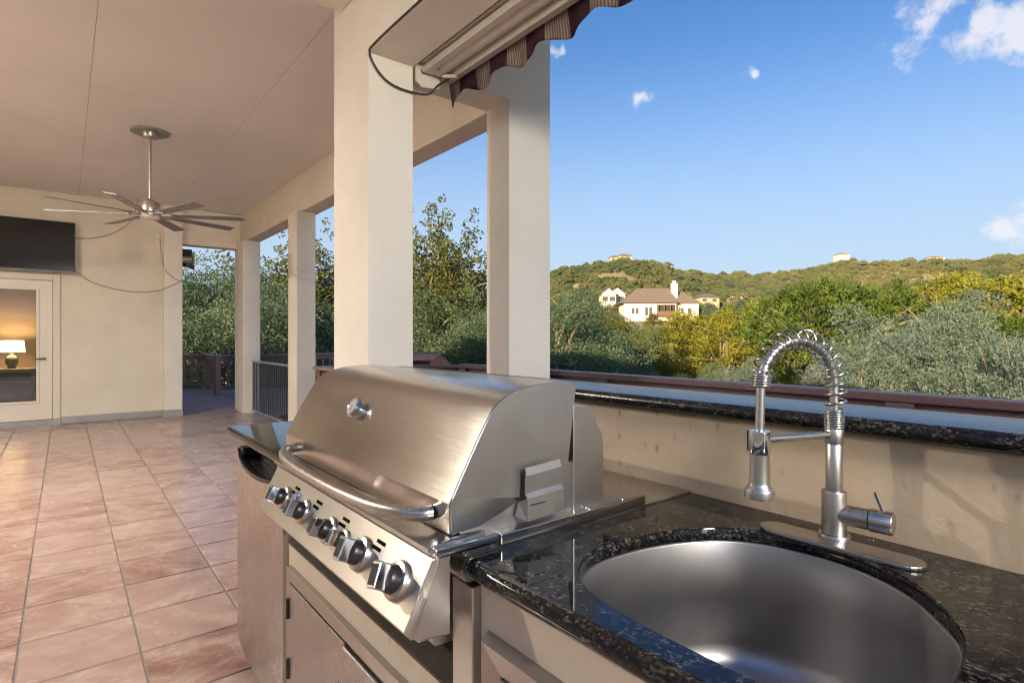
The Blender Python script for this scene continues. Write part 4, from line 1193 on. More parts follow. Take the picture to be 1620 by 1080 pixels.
# ------------------------------------------------------------------ awnings
def awning(loc, rz, label, length=5.2, first=True):
    """cassette runs along -Y from the origin; origin: upper inner edge of its near end"""
    a = thing('awning', label, 'awning', loc, rz, 'retractable awnings')
    L0 = -length
    MB().box(0.0305, 0.085, L0, -0.045, -0.004, 0.10).build('back_bar', M_awning_metal, a, bevel=0.004)
    MB().box(0.035, 0.080, L0, -0.05, -0.060, -0.022).build('torsion_bar', M_awning_metal, a, bevel=0.004)
    MB().box(0.001, 0.003, L0, -0.05, 0.0, 0.12).build('mount_strip', M_dark, a)
    MB(Matrix.Translation((0.135, 0, -0.02)) @ Matrix.Rotation(R(90), 4, 'X')).lathe([(0.040, 0.055), (0.040, length)], 20).build('roller', M_awning_metal, a, smooth=50)
    MB().prism_y([(0.19, -0.075), (0.245, -0.060), (0.255, 0.005), (0.235, 0.03), (0.20, 0.02), (0.185, -0.03)], L0, -0.03).build('front_bar', M_awning_metal, a, smooth=30)
    MB().box(0.090, 0.180, L0, -0.06, 0.035, 0.050).build('cover', M_awning_metal, a)
    e = MB().prism_y([(0.005, -0.105), (0.045, -0.135), (0.150, -0.120), (0.175, -0.085), (0.178, 0.02), (0.12, 0.07), (0.005, 0.10)], -0.028, -0.008).build('end_plate', M_awning_metal, a, bevel=0.003)
    for xx, zz in ((0.035, -0.075), (0.045, -0.082), (0.13, -0.095), (0.15, -0.05)):
        o = MB(axis_matrix((xx, -0.029, zz), (0, -1, 0))).lathe([(0.007, 0), (0.006, 0.003), (0.002, 0.004)], 10).build('bolt', M_dark, e, smooth=50)
    MB().box(0.03, 0.12, -0.12, -0.04, -0.055, -0.03).build('arm_joint', M_awning_metal, a, bevel=0.006)
    MB().tube([(0.15, -0.08, -0.06), (0.205, -0.15, -0.07)], 0.012, 8).build('arm_link', M_awning_metal, a, smooth=50)
    # valance: waved cloth with a scalloped hem
    vs_ = []; fs = []
    n_ = int(length / 0.0165); rows = 9
    for i in range(n_ + 1):
        y = 0.03 - (length + 0.03) * i / n_
        scal = 0.035 * math.cos(2 * PI * (y - 0.02) / 0.60) ** 2
        drop = 0.135 + 0.045 * (0.5 + 0.5 * math.cos(2 * PI * (y - 0.03) / 0.345))
        for j in range(rows):
            v = j / (rows - 1)
            wv = 0.016 * v * math.sin(2 * PI * y / 0.345 + 0.6) + 0.006 * v * math.sin(2 * PI * y / 0.13)
            vs_.append((0.2565 + wv + 0.012 * v, y, 0.0 - drop * v + 0.002))
    for i in range(n_):
        for j in range(rows - 1): fs.append((i * rows + j, (i + 1) * rows + j, (i + 1) * rows + j + 1, i * rows + j + 1))
    va = MB().add(vs_, fs).build('valance', M_valance, a, smooth=180)
    md = va.modifiers.new('thick', 'SOLIDIFY'); md.thickness = 0.0016
    return a
aw = awning((1.575, 2.895, 2.80), 0, 'rolled up awning with scalloped plum and beige striped valance over the counter')
# a second awning outside the passage, only its end shows
aw2 = awning((1.44, YW + 0.235, 2.42), R(90), 'end of a rolled up striped awning outside the passage to the deck', 1.2)
aw2.scale = (1, -1, 1); aw2.location = (1.67, YW + 0.225, 2.52)
tag(MB().tube(curve_pts([(1.296, 1.6, 2.80), (1.296, 2.2, 2.787), (1.296, 2.78, 2.79), (1.302, 2.88, 2.765), (1.36, 2.885, 2.68), (1.44, 2.885, 2.635), (1.55, 2.885, 2.625), (1.66, 2.87, 2.635), (1.72, 2.85, 2.70), (1.78, 2.80, 2.74)], 8), 0.006, 6).build('cable', M_cable_b, smooth=60),
    'thin black cable hanging from the beam across the thick column to the awning', 'cable')

# ================================================================== VEGETATION
def leaf_mesh(name, mat, pts, nrm, lw, ll, droop=0.0, jit=0.9):
    """one rhombus-shaped leaf (or spray) per point; nrm = preferred outward direction"""
    n = len(pts)
    d = rng.normal(size=(n, 3)); d /= np.linalg.norm(d, axis=1)[:, None]
    ax = nrm * (1 - jit) + d * jit; ax[:, 2] += droop
    ax /= np.linalg.norm(ax, axis=1)[:, None] + 1e-9
    d2 = rng.normal(size=(n, 3)); sd = np.cross(ax, d2); sd /= np.linalg.norm(sd, axis=1)[:, None] + 1e-9
    L = (ll * rng.uniform(0.6, 1.3, n))[:, None]; W = (lw * rng.uniform(0.6, 1.3, n))[:, None]
    a = pts - ax * L * 0.5; b = pts + sd * W * 0.5 + ax * L * 0.05; c = pts + ax * L * 0.5; e = pts - sd * W * 0.5 + ax * L * 0.05
    v = np.stack([a, b, c, e], axis=1).reshape(-1, 3)
    me = bpy.data.meshes.new(name)
    me.vertices.add(4 * n); me.vertices.foreach_set('co', v.ravel())
    me.loops.add(4 * n); me.loops.foreach_set('vertex_index', np.arange(4 * n, dtype=np.int32))
    me.polygons.add(n); me.polygons.foreach_set('loop_start', np.arange(0, 4 * n, 4, dtype=np.int32))
    me.polygons.foreach_set('loop_total', np.full(n, 4, dtype=np.int32))
    me.update(calc_edges=True); me.materials.append(mat)
    return me

def puffs(centers, radii, per, flat=0.75):
    P_, N_ = [], []
    for c, r_ in zip(centers, radii):
        k = int(per * r_ * r_)
        d = rng.normal(size=(k, 3)); d /= np.linalg.norm(d, axis=1)[:, None]
        u = rng.uniform(0.25, 1.0, k) ** 0.45
        wob = 1 + 0.28 * np.sin(d[:, 0] * 5 + c[0]) * np.sin(d[:, 1] * 4 + c[1]) * np.sin(d[:, 2] * 5 + c[2])
        p = d * (u * wob * r_)[:, None] * np.array([1, 1, flat])
        P_.append(p + c); N_.append(d)
    return np.concatenate(P_), np.concatenate(N_)

def trunk_mesh(name, tips, h, r0, lean=(0, 0), forks=3):
    m_ = MB()
    top = Vector((lean[0], lean[1], h))
    base = [Vector((0, 0, -0.6)), Vector((0, 0, 0.0)), Vector((lean[0] * .3, lean[1] * .3, h * .5)), top]
    m_.tube(curve_pts(base, 4), [r0 * (1.25 - 0.55 * i / 12) for i in range(13)], 9)
    for t in tips:
        t = Vector(t)
        st = Vector((lean[0], lean[1], h)) * random.uniform(0.55, 0.98)
        mid = st.lerp(t, 0.5) + Vector((random.uniform(-.3, .3), random.uniform(-.3, .3), random.uniform(-.1, .35))) * (t - st).length * 0.22
        pts = curve_pts([st, mid, t], 4)
        r1_ = r0 * random.uniform(0.34, 0.52)
        m_.tube(pts, [r1_ * (1 - 0.8 * i / (len(pts) - 1)) for i in range(len(pts))], 6, cap=False)
        for q in range(forks):
            b = pts[random.randint(4, len(pts) - 2)]
            e = t + Vector((random.gauss(0, .5), random.gauss(0, .5), random.gauss(0.1, .35)))
            m_.tube([b, b.lerp(e, .5) + Vector((0, 0, .08)), e], [r1_ * .4, r1_ * .25, r1_ * .08], 5, cap=False)
    return m_.mesh(name, M_bark, 60)

def crown_oak(seed, R_=2.6, H_=1.9, zc=3.3, n=85, per=1900, mat=L_oak, lw=0.036, ll=0.068, rmin=0.45, rmax=0.95, jit=0.85):
    global rng
    rng = np.random.default_rng(seed)
    d = rng.normal(size=(n, 3)); d[:, 2] = d[:, 2] * 0.9 + 0.15; d /= np.linalg.norm(d, axis=1)[:, None]
    u = rng.uniform(0.35, 1.0, n) ** 0.5
    lob = 1 + 0.22 * np.sin(2.3 * np.arctan2(d[:, 1], d[:, 0]) + seed) + 0.14 * np.sin(4.7 * np.arctan2(d[:, 1], d[:, 0]) + 2 * seed)
    c = d * (u * lob)[:, None] * np.array([R_, R_, H_]) + np.array([0, 0, zc])
    c = c[(c[:, 2] > zc - H_ * 0.62) | (rng.uniform(0, 1, n) < 0.12)]
    r_ = rng.uniform(rmin, rmax, len(c))
    p, nn = puffs(c, r_, per)
    return leaf_mesh('crown', mat, p, nn, lw, ll, 0.05, jit), c

def crown_cedar(seed, R_=2.4, z0=1.2, z1=5.2, n=95, per=520, mat=L_cedar, umbrella=0.0):
    global rng
    rng = np.random.default_rng(seed)
    t = rng.uniform(0, 1, n)
    if umbrella: t = t ** 0.55
    prof_ = (1 - t) ** 0.6 * (0.55 + 0.45 * np.minimum(1, t * 5)) if not umbrella else np.sqrt(np.clip(1 - (2 * (t - 0.45)) ** 2 * 0.8, 0.05, 1))
    a = rng.uniform(0, 2 * PI, n); rr_ = R_ * prof_ * rng.uniform(0.45, 1.08, n) * (1 + 0.2 * np.sin(3 * a + seed))
    c = np.stack([rr_ * np.cos(a), rr_ * np.sin(a), z0 + (z1 - z0) * t], axis=1)
    r_ = rng.uniform(0.32, 0.72, n)
    P_, N_ = [], []
    for cc, r__ in zip(c, r_):
        # each tuft: several sprays that rise outwards
        k = int(per * r__ * r__)
        m_ = 5
        dirs = rng.normal(size=(m_, 3)) * 0.55 + np.array([cc[0], cc[1], 0]) / (np.hypot(cc[0], cc[1]) + .2) * 0.7 + np.array([0, 0, 0.55])
        dirs /= np.linalg.norm(dirs, axis=1)[:, None]
        q = rng.integers(0, m_, k); s_ = rng.uniform(0.0, 1.25, k) * r__
        off_ = rng.normal(size=(k, 3)) * (0.26 * r__ * (1.25 - s_ / (1.25 * r__ + .01) * .8))[:, None] * np.array([1, 1, 0.6])
        P_.append(cc + dirs[q] * s_[:, None] + off_); N_.append(dirs[q])
    p = np.concatenate(P_); nn = np.concatenate(N_)
    return leaf_mesh('crown', mat, p, nn, 0.055, 0.17, 0.12, 0.55), c

def crown_sycamore(seed, R_=2.1, z0=2.0, z1=8.2, mat=L_syc):
    global rng
    rng = np.random.default_rng(seed)
    cs = []; rs = []
    for k in range(26):
        a = rng.uniform(0, 2 * PI); top = rng.uniform(0.55, 1.0)
        e = np.array([R_ * math.cos(a) * rng.uniform(.3, 1), R_ * math.sin(a) * rng.uniform(.3, 1), z0 + (z1 - z0) * top])
        b = np.array([0, 0, z0 + (e[2] - z0) * 0.25])
        for s_ in np.linspace(0.25, 1.0, 9):
            cs.append(b + (e - b) * s_ + rng.normal(size=3) * 0.16); rs.append(0.52 * (1.18 - s_ * 0.85))
    for k in range(40):
        a = rng.uniform(0, 2 * PI); q = rng.uniform(0.2, 1) ** .5
        cs.append(np.array([R_ * q * math.cos(a), R_ * q * math.sin(a), z0 + rng.uniform(0, .45) * (z1 - z0)])); rs.append(rng.uniform(.35, .6))
    c = np.array(cs); r_ = np.array(rs)
    p, nn = puffs(c, r_, 580, 0.9)
    return leaf_mesh('crown', mat, p, nn, 0.075, 0.105, -0.1, 0.95), c[4::9]

TREE = {}
def proto(kind, crown_c, h, r0, ntip=14, lean=(0, 0)):
    crown, c = crown_c
    idx = np.linspace(0, len(c) - 1, min(ntip, len(c))).astype(int)
    TREE[kind] = (crown, trunk_mesh('trunk', [tuple(c[i]) for i in idx], h, r0, lean))
proto('oak', crown_oak(3), 1.5, 0.20)
proto('oak2', crown_oak(8, 2.2, 2.1, 3.1, 75), 1.4, 0.18)
proto('oakdark', crown_oak(5, 2.3, 2.2, 3.3, 80, 1900, L_oakdark), 1.5, 0.20)
proto('silver', crown_oak(12, 2.5, 2.0, 3.2, 110, 1500, leaf_mat("silver oak leaves", (0.105, 0.160, 0.135), (0.195, 0.265, 0.220)), 0.030, 0.110, 0.32, 0.75, 0.6), 1.3, 0.20)
proto('cedar', crown_cedar(21), 2.6, 0.17, 16)
proto('goldcedar', crown_cedar(27, 2.2, 0.9, 5.3, 95, 520, leaf_mat('golden cedar sprays', (0.14, 0.165, 0.022), (0.33, 0.335, 0.045), (0.40, 0.335, 0.06), 0.35, 0.45)), 2.6, 0.16, 16)
proto('cedar2', crown_cedar(25, 2.1, 1.0, 5.6, 90), 2.8, 0.16, 16)
proto('umbrella', crown_cedar(31, 3.3, 2.7, 5.0, 150, 620, leaf_mat('green cedar sprays', (0.055, 0.105, 0.022), (0.13, 0.20, 0.035), (0.24, 0.21, 0.04), 0.3, 0.45), 1.0), 2.6, 0.26, 24, (0.3, 0.1))
proto('sycamore', crown_sycamore(41), 4.6, 0.15, 16)
proto('bush', crown_oak(51, 0.95, 1.1, 1.2, 42, 1100, L_bush, 0.04, 0.075, 0.22, 0.42), 0.8, 0.05, 10)

def ground(x, y): return float(terrain(x, y))
def tree(kind, x, y, s=1.0, label='', rz=0.0, sz=1.0, group='trees beyond the railing', name='tree', cat='tree', dz=0.0):
    crown, trunk = TREE[kind]
    t = thing(name, label, cat, (x, y, ground(x, y) - 0.1 + dz), rz, group)
    t.scale = (s, s, s * sz)
    for nm, me_ in (('crown', crown), ('trunk', trunk)):
        o = bpy.data.objects.new(nm, me_); COL.objects.link(o); o.parent = t
    return t
def at(px, d):
    """(bearing column of the photograph, depth) -> ground point; used only to lay out the grove"""
    v = CF + (px - 810) / 889.4 * CR
    return float(v[0] * d), float(v[1] * d)
def top_scale(kind, x, y, ztop, hnat):
    return (ztop - ground(x, y) + 0.1) / hnat
HN = {'oak': 5.6, 'oak2': 5.5, 'oakdark': 5.8, 'silver': 5.5, 'cedar': 5.7, 'cedar2': 6.1, 'goldcedar': 5.8, 'umbrella': 5.6, 'sycamore': 8.5, 'bush': 2.5}
def plant(kind, px, d, ypx, label, rz=0.0, wide=1.0, name='tree', cat='tree', group='trees beyond the railing'):
    x, y = at(px, d)
    zt = EYE + (533.3 - ypx) * d / 889.4
    s_ = top_scale(kind, x, y, zt, HN[kind])
    return tree(kind, x, y, s_ * wide, label, rz, 1.0 / wide, group, name, cat)

# near trees seen through the columns
plant('oak', 262, 21, 420, 'grey green oak behind the deck railing, left part of the passage view', 0.4, 1.15, 'oak_tree', 'oak tree')
plant('oakdark', 330, 26, 400, 'dark oak filling the passage view behind the railing corner', 2.0, 1.25, 'oak_tree', 'oak tree')
plant('oak2', 372, 19, 455, 'olive green oak behind the corner column', 1.1, 1.2, 'oak_tree', 'oak tree')
plant('sycamore', 430, 27, 352, 'tall yellowing sycamore above the metal gate', 0.2, 1.2, 'sycamore_tree', 'sycamore tree')
plant('oak', 438, 24, 468, 'bushy oak right behind the metal gate railing', 2.6, 1.2, 'oak_tree', 'oak tree')
plant('sycamore', 512, 28, 330, 'yellowing sycamore between the gate column and the thick column', 1.9, 1.2, 'sycamore_tree', 'sycamore tree')
plant('oak2', 520, 27, 470, 'grey green oak left of the thick column', 0.7, 1.3, 'oak_tree', 'oak tree')
plant('sycamore', 668, 27, 318, 'yellowing sycamore just right of the thick column', 0.9, 1.0, 'sycamore_tree', 'sycamore tree')
plant('sycamore', 722, 26, 292, 'tallest sycamore with sunlit yellow tips between the thick column and the rail end column', 2.2, 1.0, 'sycamore_tree', 'sycamore tree')
plant('oak', 625, 25, 462, 'dense green oak behind the thick column', 0.0, 1.0, 'oak_tree', 'oak tree')
plant('oak', 705, 24, 474, 'broad green oak below the tallest sycamore', 2.9, 0.95, 'oak_tree', 'oak tree')
plant('oak2', 762, 25, 500, 'rounded green oak left of the rail end column', 1.6, 0.9, 'oak_tree', 'oak tree')
plant('oakdark', 850, 23, 440, 'tall dark oak right of the rail end column', 0.8, 0.95, 'oak_tree', 'oak tree')
plant('oakdark', 905, 27, 478, 'dark blue green oak leaning out beside the tall dark oak', 2.3, 0.9, 'oak_tree', 'oak tree')
plant('bush', 890, 13.5, 543, 'pale green bush at the left end of the maroon rail view', 0.3, 1.25, 'bush', 'bush')
plant('cedar', 985, 40, 505, 'dark cedar in the shade below the white house', 0.0, 1.0, 'cedar_tree', 'cedar tree')
plant('oakdark', 960, 31, 525, 'low dark oak left of the shaded cedars', 1.7, 1.0, 'oak_tree', 'oak tree')
plant('cedar2', 1030, 36, 515, 'dark cedar with bare lower trunk left of the golden cedars', 1.2, 1.0, 'cedar_tree', 'cedar tree')
plant('goldcedar', 1085, 44, 494, 'golden cedar in the sun below the white house', 2.4, 1.3, 'cedar_tree', 'cedar tree')
plant('goldcedar', 1145, 41, 492, 'golden cedar right of the first golden one', 0.5, 1.3, 'cedar_tree', 'cedar tree')
plant('oak2', 1120, 27, 580, 'grey green oak in front of the golden cedars', 0.5, 0.9, 'oak_tree', 'oak tree')
plant('silver', 1195, 24, 572, 'low silvery oak behind the faucet hose', 2.5, 0.9, 'oak_tree', 'oak tree')
plant('umbrella', 1312, 28, 443, 'large flat topped cedar with bare trunk behind the faucet', 0.6, 0.86, 'cedar_tree', 'cedar tree')
plant('goldcedar', 1200, 47, 480, 'golden cedar left of the flat topped cedar', 2.8, 1.1, 'cedar_tree', 'cedar tree')
plant('silver', 1370, 17.5, 535, 'silvery oak left of the tallest silvery one, below the flat topped cedar', 0.2, 0.85, 'oak_tree', 'oak tree')
plant('silver', 1480, 18, 468, 'tallest silvery green oak right of the faucet', 1.4, 0.82, 'oak_tree', 'oak tree')
plant('silver', 1600, 15.5, 530, 'silvery oak at the far right end of the maroon rail view', 2.7, 0.85, 'oak_tree', 'oak tree')
plant('silver', 1700, 17, 500, 'silvery oak beyond the right end of the counter', 0.9, 0.9, 'oak_tree', 'oak tree')
plant('goldcedar', 1500, 36, 432, 'sunlit golden cedar behind the tallest silvery oak', 0.1, 1.2, 'cedar_tree', 'cedar tree')
plant('goldcedar', 1560, 33, 440, 'sunlit golden cedar second from the right edge', 1.9, 1.25, 'cedar_tree', 'cedar tree')
plant('goldcedar', 1615, 31, 436, 'sunlit golden cedar at the right edge of the view', 1.0, 1.25, 'cedar_tree', 'cedar tree')
plant('cedar2', 1440, 40, 468, 'sunlit cedar between the flat topped cedar and the golden cedars', 2.2, 1.2, 'cedar_tree', 'cedar tree')
plant('umbrella', 1540, 25, 490, 'green cedar with dark limbs behind the silvery oaks', 0.3, 1.0, 'cedar_tree', 'cedar tree')
plant('oak', 570, 30, 430, 'oak hidden mostly by the thick column', 2.0, 1.2, 'oak_tree', 'oak tree')

# middle distance trees down the valley and up to the white house
rs = random.Random(5)
spots = []
HOUSE_C = at(1050, 126)
tries = 0
while len(spots) < 200 and tries < 6000:
    tries += 1
    d = rs.uniform(46, 172); px = rs.uniform(820, 1720)
    x, y = at(px, d)
    if math.hypot(x - HOUSE_C[0], y - HOUSE_C[1]) < 13: continue
    if 975 < px < 1125 and 104 < d < 128: continue
    if any((x - a) ** 2 + (y - b) ** 2 < (2.6 + d * 0.012) ** 2 for a, b, *_ in spots): continue
    spots.append((x, y, px, d))
kinds = ['goldcedar', 'cedar2', 'oak', 'goldcedar', 'cedar', 'oak2', 'goldcedar']
VALLEY = []
LOOK = {'goldcedar': ('golden cedar', 'cedar tree'), 'cedar2': ('upright green cedar', 'cedar tree'), 'cedar': ('bushy green cedar', 'cedar tree'), 'oak': ('broad olive oak', 'oak tree'), 'oak2': ('rounded olive oak', 'oak tree')}
for i, (x, y, px, d) in enumerate(spots):
    kd = kinds[i % 7]; look, cat = LOOK[kd]
    s_ = rs.uniform(0.62, 1.0)
    if d < 75: s_ *= 0.8
    size = 'small' if s_ < 0.68 else 'middling' if s_ < 0.82 else 'large'
    where = ('behind the tall dark oak' if px < 930 else 'left of the house' if px < 985 else 'below the house' if px < 1120 else 'right of the house' if px < 1210
             else 'left of the flat topped cedar' if px < 1250 else 'behind the flat topped cedar' if px < 1420 else 'behind the silvery oaks' if px < 1560 else 'behind the rightmost golden cedars')
    dep = 'on the near slope' if d < 75 else 'on the valley floor' if d < 105 else 'level with the house' if d < 140 else 'under the hills'
    VALLEY.append((px, tree(kd, x, y, s_, '%s %s %s, %s' % (size, look, where, dep), rs.uniform(0, 6.28), rs.uniform(0.8, 1.05), 'valley ' + cat + 's', cat.replace(' ', '_'), cat)))
same = {}
for px, t_ in VALLEY: same.setdefault(t_['label'], []).append((px, t_))
ORD = ['first', 'second', 'third', 'fourth', 'fifth', 'sixth', 'seventh', 'eighth', 'ninth', 'tenth']
for lab_, rows in same.items():
    if len(rows) < 2: continue
    for k_, (px, t_) in enumerate(sorted(rows, key=lambda q: q[0])):
        t_['label'] = '%s from left %s' % (ORD[k_], lab_)

# wooded hillside: thousands of far crowns nobody could count
far_crowns = []
for sd in range(4):
    crown, c = crown_oak(70 + sd, 2.4, 1.7, 1.9, 26, 130, L_far, 0.30, 0.42, 0.6, 1.1)
    far_crowns.append(crown)
prng = np.random.default_rng(99)
N_F = 42000
dd = np.sqrt(prng.uniform(165 ** 2, 760 ** 2, N_F)); pp = prng.uniform(560, 1760, N_F)
lx = CF[0] * dd + CR[0] * (pp - 810) / 889.4 * dd; ly = CF[1] * dd + CR[1] * (pp - 810) / 889.4 * dd
bb = np.arctan2((pp - 810) / 889.4, 1.0)
keep = (np.hypot(lx, ly) < np.interp(bb, SKY_B, SKY_D) + 25) & (vnoise(lx, ly, 22, 4.0) + 0.5 * vnoise(lx, ly, 61, 1.0) > -0.75)
lx, ly, dd = lx[keep], ly[keep], dd[keep]
lz = terrain(lx, ly) - 0.3
fm = bpy.data.meshes.new('hillside_forest')
fm.vertices.add(len(lx)); fm.vertices.foreach_set('co', np.stack([lx, ly, lz], 1).ravel()); fm.update()
at_s = fm.attributes.new('tree_scale', 'FLOAT', 'POINT'); at_s.data.foreach_set('value', 0.36 + prng.gamma(2.0, 0.15, len(lx)))
at_r = fm.attributes.new('tree_turn', 'FLOAT', 'POINT'); at_r.data.foreach_set('value', prng.uniform(0, 6.28, len(lx)))
fo = bpy.data.objects.new('hillside_forest', fm); COL.objects.link(fo)
fo['kind'] = 'stuff'; fo['label'] = 'dense scrub oak and cedar wood covering the far hills'; fo['category'] = 'forest'
src = bpy.data.collections.new('far_crowns')
for me_ in far_crowns: src.objects.link(bpy.data.objects.new('far_crown', me_))
ng = bpy.data.node_groups.new('forest', 'GeometryNodeTree')
ng.interface.new_socket('Geometry', in_out='INPUT', socket_type='NodeSocketGeometry')
ng.interface.new_socket('Geometry', in_out='OUTPUT', socket_type='NodeSocketGeometry')
gi = ng.nodes.new('NodeGroupInput'); go = ng.nodes.new('NodeGroupOutput')
ci = ng.nodes.new('GeometryNodeCollectionInfo'); ci.inputs['Collection'].default_value = src
ci.inputs['Separate Children'].default_value = True; ci.inputs['Reset Children'].default_value = True
iop = ng.nodes.new('GeometryNodeInstanceOnPoints'); iop.inputs['Pick Instance'].default_value = True
na_s = ng.nodes.new('GeometryNodeInputNamedAttribute'); na_s.data_type = 'FLOAT'; na_s.inputs['Name'].default_value = 'tree_scale'
na_r = ng.nodes.new('GeometryNodeInputNamedAttribute'); na_r.data_type = 'FLOAT'; na_r.inputs['Name'].default_value = 'tree_turn'
cb = ng.nodes.new('ShaderNodeCombineXYZ')
ng.links.new(na_r.outputs[0], cb.inputs['Z'])
ng.links.new(gi.outputs[0], iop.inputs['Points']); ng.links.new(ci.outputs[0], iop.inputs['Instance'])
ng.links.new(cb.outputs[0], iop.inputs['Rotation']); ng.links.new(na_s.outputs[0], iop.inputs['Scale'])
ng.links.new(iop.outputs[0], go.inputs[0])
fo.modifiers.new('forest', 'NODES').node_group = ng

# ------------------------------------------------------------------ houses in the view
hx, hy = at(1046, 126)
HZ = 5.6
wh = thing('house', 'large pale limestone house with a brown hip roof and white chimney on the near hillside', 'house', (hx, hy, HZ), R(-41.5))
# local x runs to the right along the long face, -y faces the patio
MB().box(-8.2, 3.4, 0.0, 9.0, -4.0, 3.3).build('wall', M_hwall, wh)
MB().box(3.401, 8.6, 1.3, 11.0, -4.0, 3.25).build('side_wing', M_hwall, wh)
r_ = MB().add([(-9.0, -0.7, 3.31), (3.8, -0.7, 3.31), (3.8, 9.7, 3.31), (-9.0, 9.7, 3.31), (-4.6, 4.5, 7.0), (2.6, 4.5, 7.0)], [(3, 2, 1, 0), (0, 1, 5, 4), (1, 2, 5), (2, 3, 4, 5), (3, 0, 4)]).build('roof', M_hroof, wh)
MB().add([(2.9, 0.7, 3.26), (9.2, 0.7, 3.26), (9.2, 11.6, 3.26), (2.9, 11.6, 3.26), (5.6, 4.4, 6.3), (5.9, 8.0, 6.3)], [(3, 2, 1, 0), (0, 1, 4), (1, 2, 5, 4), (2, 3, 5), (3, 0, 4, 5)]).build('roof', M_hroof, wh)
MB().box(2.9, 4.2, 2.4, 3.6, 3.4, 7.9).build('chimney', M_white, r_)
MB().box(3.2, 3.9, 2.7, 3.3, 7.901, 8.5).build('chimney_pot', M_white, r_)
MB().box(-0.9, 3.1, -0.05, -0.003, 0.55, 2.9).build('balcony_shade', M_dark, wh)  # flat dark slab stands in for the shade behind the balcony
bal = MB().box(-1.0, 3.3, -1.1, -0.051, 0.35, 0.55).build('balcony', M_timber, wh)
for xx in (-0.9, 0.45, 1.8, 3.15):
    MB().box(xx - 0.09, xx + 0.09, -1.08, -0.90, 0.551, 3.0).build('balcony_post', M_timber, bal)
MB().box(-1.0, 3.3, -1.08, -0.98, 1.35, 1.45).build('balcony_rail', M_timber, bal)
MB().box(-1.0, 3.3, -1.04, -1.02, 0.56, 1.349).build('balcony_panel', M_timber, bal)
for xa, xb, za, zb in ((-6.6, -5.9, 0.9, 2.2), (-5.7, -5.0, 0.9, 2.2), (-3.6, -2.9, 0.5, 2.3), (-2.7, -2.0, 0.5, 2.3)):
    f_ = MB().box(xa - 0.08, xb + 0.08, -0.06, -0.002, za - 0.08, zb + 0.08).build('window', M_white, wh)
    MB().box(xa, xb, -0.08, -0.061, za, zb).build('pane', M_hwin, f_)
for xa, xb in ((4.6, 5.3), (6.2, 7.0)):
    f_ = MB().box(xa - 0.08, xb + 0.08, 1.24, 1.298, 0.9, 2.3).build('window', M_white, wh)
    MB().box(xa, xb, 1.22, 1.239, 0.98, 2.22).build('pane', M_hwin, f_)
f_ = MB().box(8.602, 8.66, 4.0, 5.0, 0.9, 2.3).build('window', M_white, wh)
MB().box(8.661, 8.68, 4.1, 4.9, 0.98, 2.22).build('pane', M_hwin, f_)

M_htan = plain('tan stone', (0.40, 0.33, 0.25), 0.9, var=0.1)
def far_house(px, ypx, d, w, h, rz, label, roofm, storeys=1, gable=False, dep=None, base=None):
    x, y = at(px, d)
    z = EYE + (533.3 - ypx) * d / 889.4 - h * 0.5 + (2.6 if d > 300 else 0.0)
    t = thing('house', label, 'house', (x, y, z), R(-41.5) + rz, 'houses on the hills')
    dp = dep or w * 0.8
    MB().box(-w / 2, w / 2, -dp / 2, dp / 2, -6.0, h * 0.55).build('wall', M_htan if 180 < d < 500 else M_hwall, t)
    o_ = 0.6
    if gable:
        MB().prism_y([(-w / 2 - o_, h * 0.551), (w / 2 + o_, h * 0.551), (0, h)][::-1], -dp / 2 - .3, dp / 2 + .3).build('roof', roofm, t)
        MB().add([(-w / 2, -dp / 2 - 0.32, h * .56), (w / 2, -dp / 2 - 0.32, h * .56), (0, -dp / 2 - 0.32, h * .96)], [(0, 1, 2)]).build('gable_end', M_white, t)
    else:
        MB().add([(-w / 2 - o_, -dp / 2 - o_, h * .551), (w / 2 + o_, -dp / 2 - o_, h * .551), (w / 2 + o_, dp / 2 + o_, h * .551), (-w / 2 - o_, dp / 2 + o_, h * .551), (-w * .18, 0, h), (w * .18, 0, h)], [(3, 2, 1, 0), (0, 1, 5, 4), (1, 2, 5), (2, 3, 4, 5), (3, 0, 4)]).build('roof', roofm, t)
    nw = max(2, int(w / 3.5))
    for i in range(nw):
        xx = -w / 2 + w * (i + .5) / nw
        MB().box(xx - 0.7, xx + 0.7, -dp / 2 - 0.06, -dp / 2 - 0.002, h * .12, h * .42).build('window', M_hwin, t)
    return t
far_house(961, 468, 150, 3.9, 3.9, 0.1, 'left one of two white gabled cottages left of the limestone house', M_hroof, gable=True)
far_house(974, 468, 153, 4.4, 4.2, 0.1, 'right one of two white gabled cottages left of the limestone house', M_hroof, gable=True)
far_house(1116, 472, 190, 7, 3.2, 0.2, 'low white house half hidden behind the right wing of the limestone house', M_hroof)
far_house(1168, 470, 215, 7, 2.8, -0.1, 'low sunlit house among trees right of the limestone house', M_hroof)
far_house(973, 414, 404, 8, 3.4, 0.1, 'tan house at the left end of the hilltop above the limestone house', M_hroof)
far_house(987, 412, 400, 9, 4, 0.2, 'brown roofed house on the hilltop above the limestone house', M_hroof)
far_house(1331, 407, 668, 13, 5, 0.0, 'white pavilion like house with terracotta roof on top of the far ridge', M_redroof)
far_house(1407, 420, 676, 12, 5, 0.1, 'small red roofed house on the saddle of the far ridge', M_redroof)
far_house(1478, 412, 655, 16, 5, -0.2, 'wide red roofed house on the right of the far ridge', M_redroof)

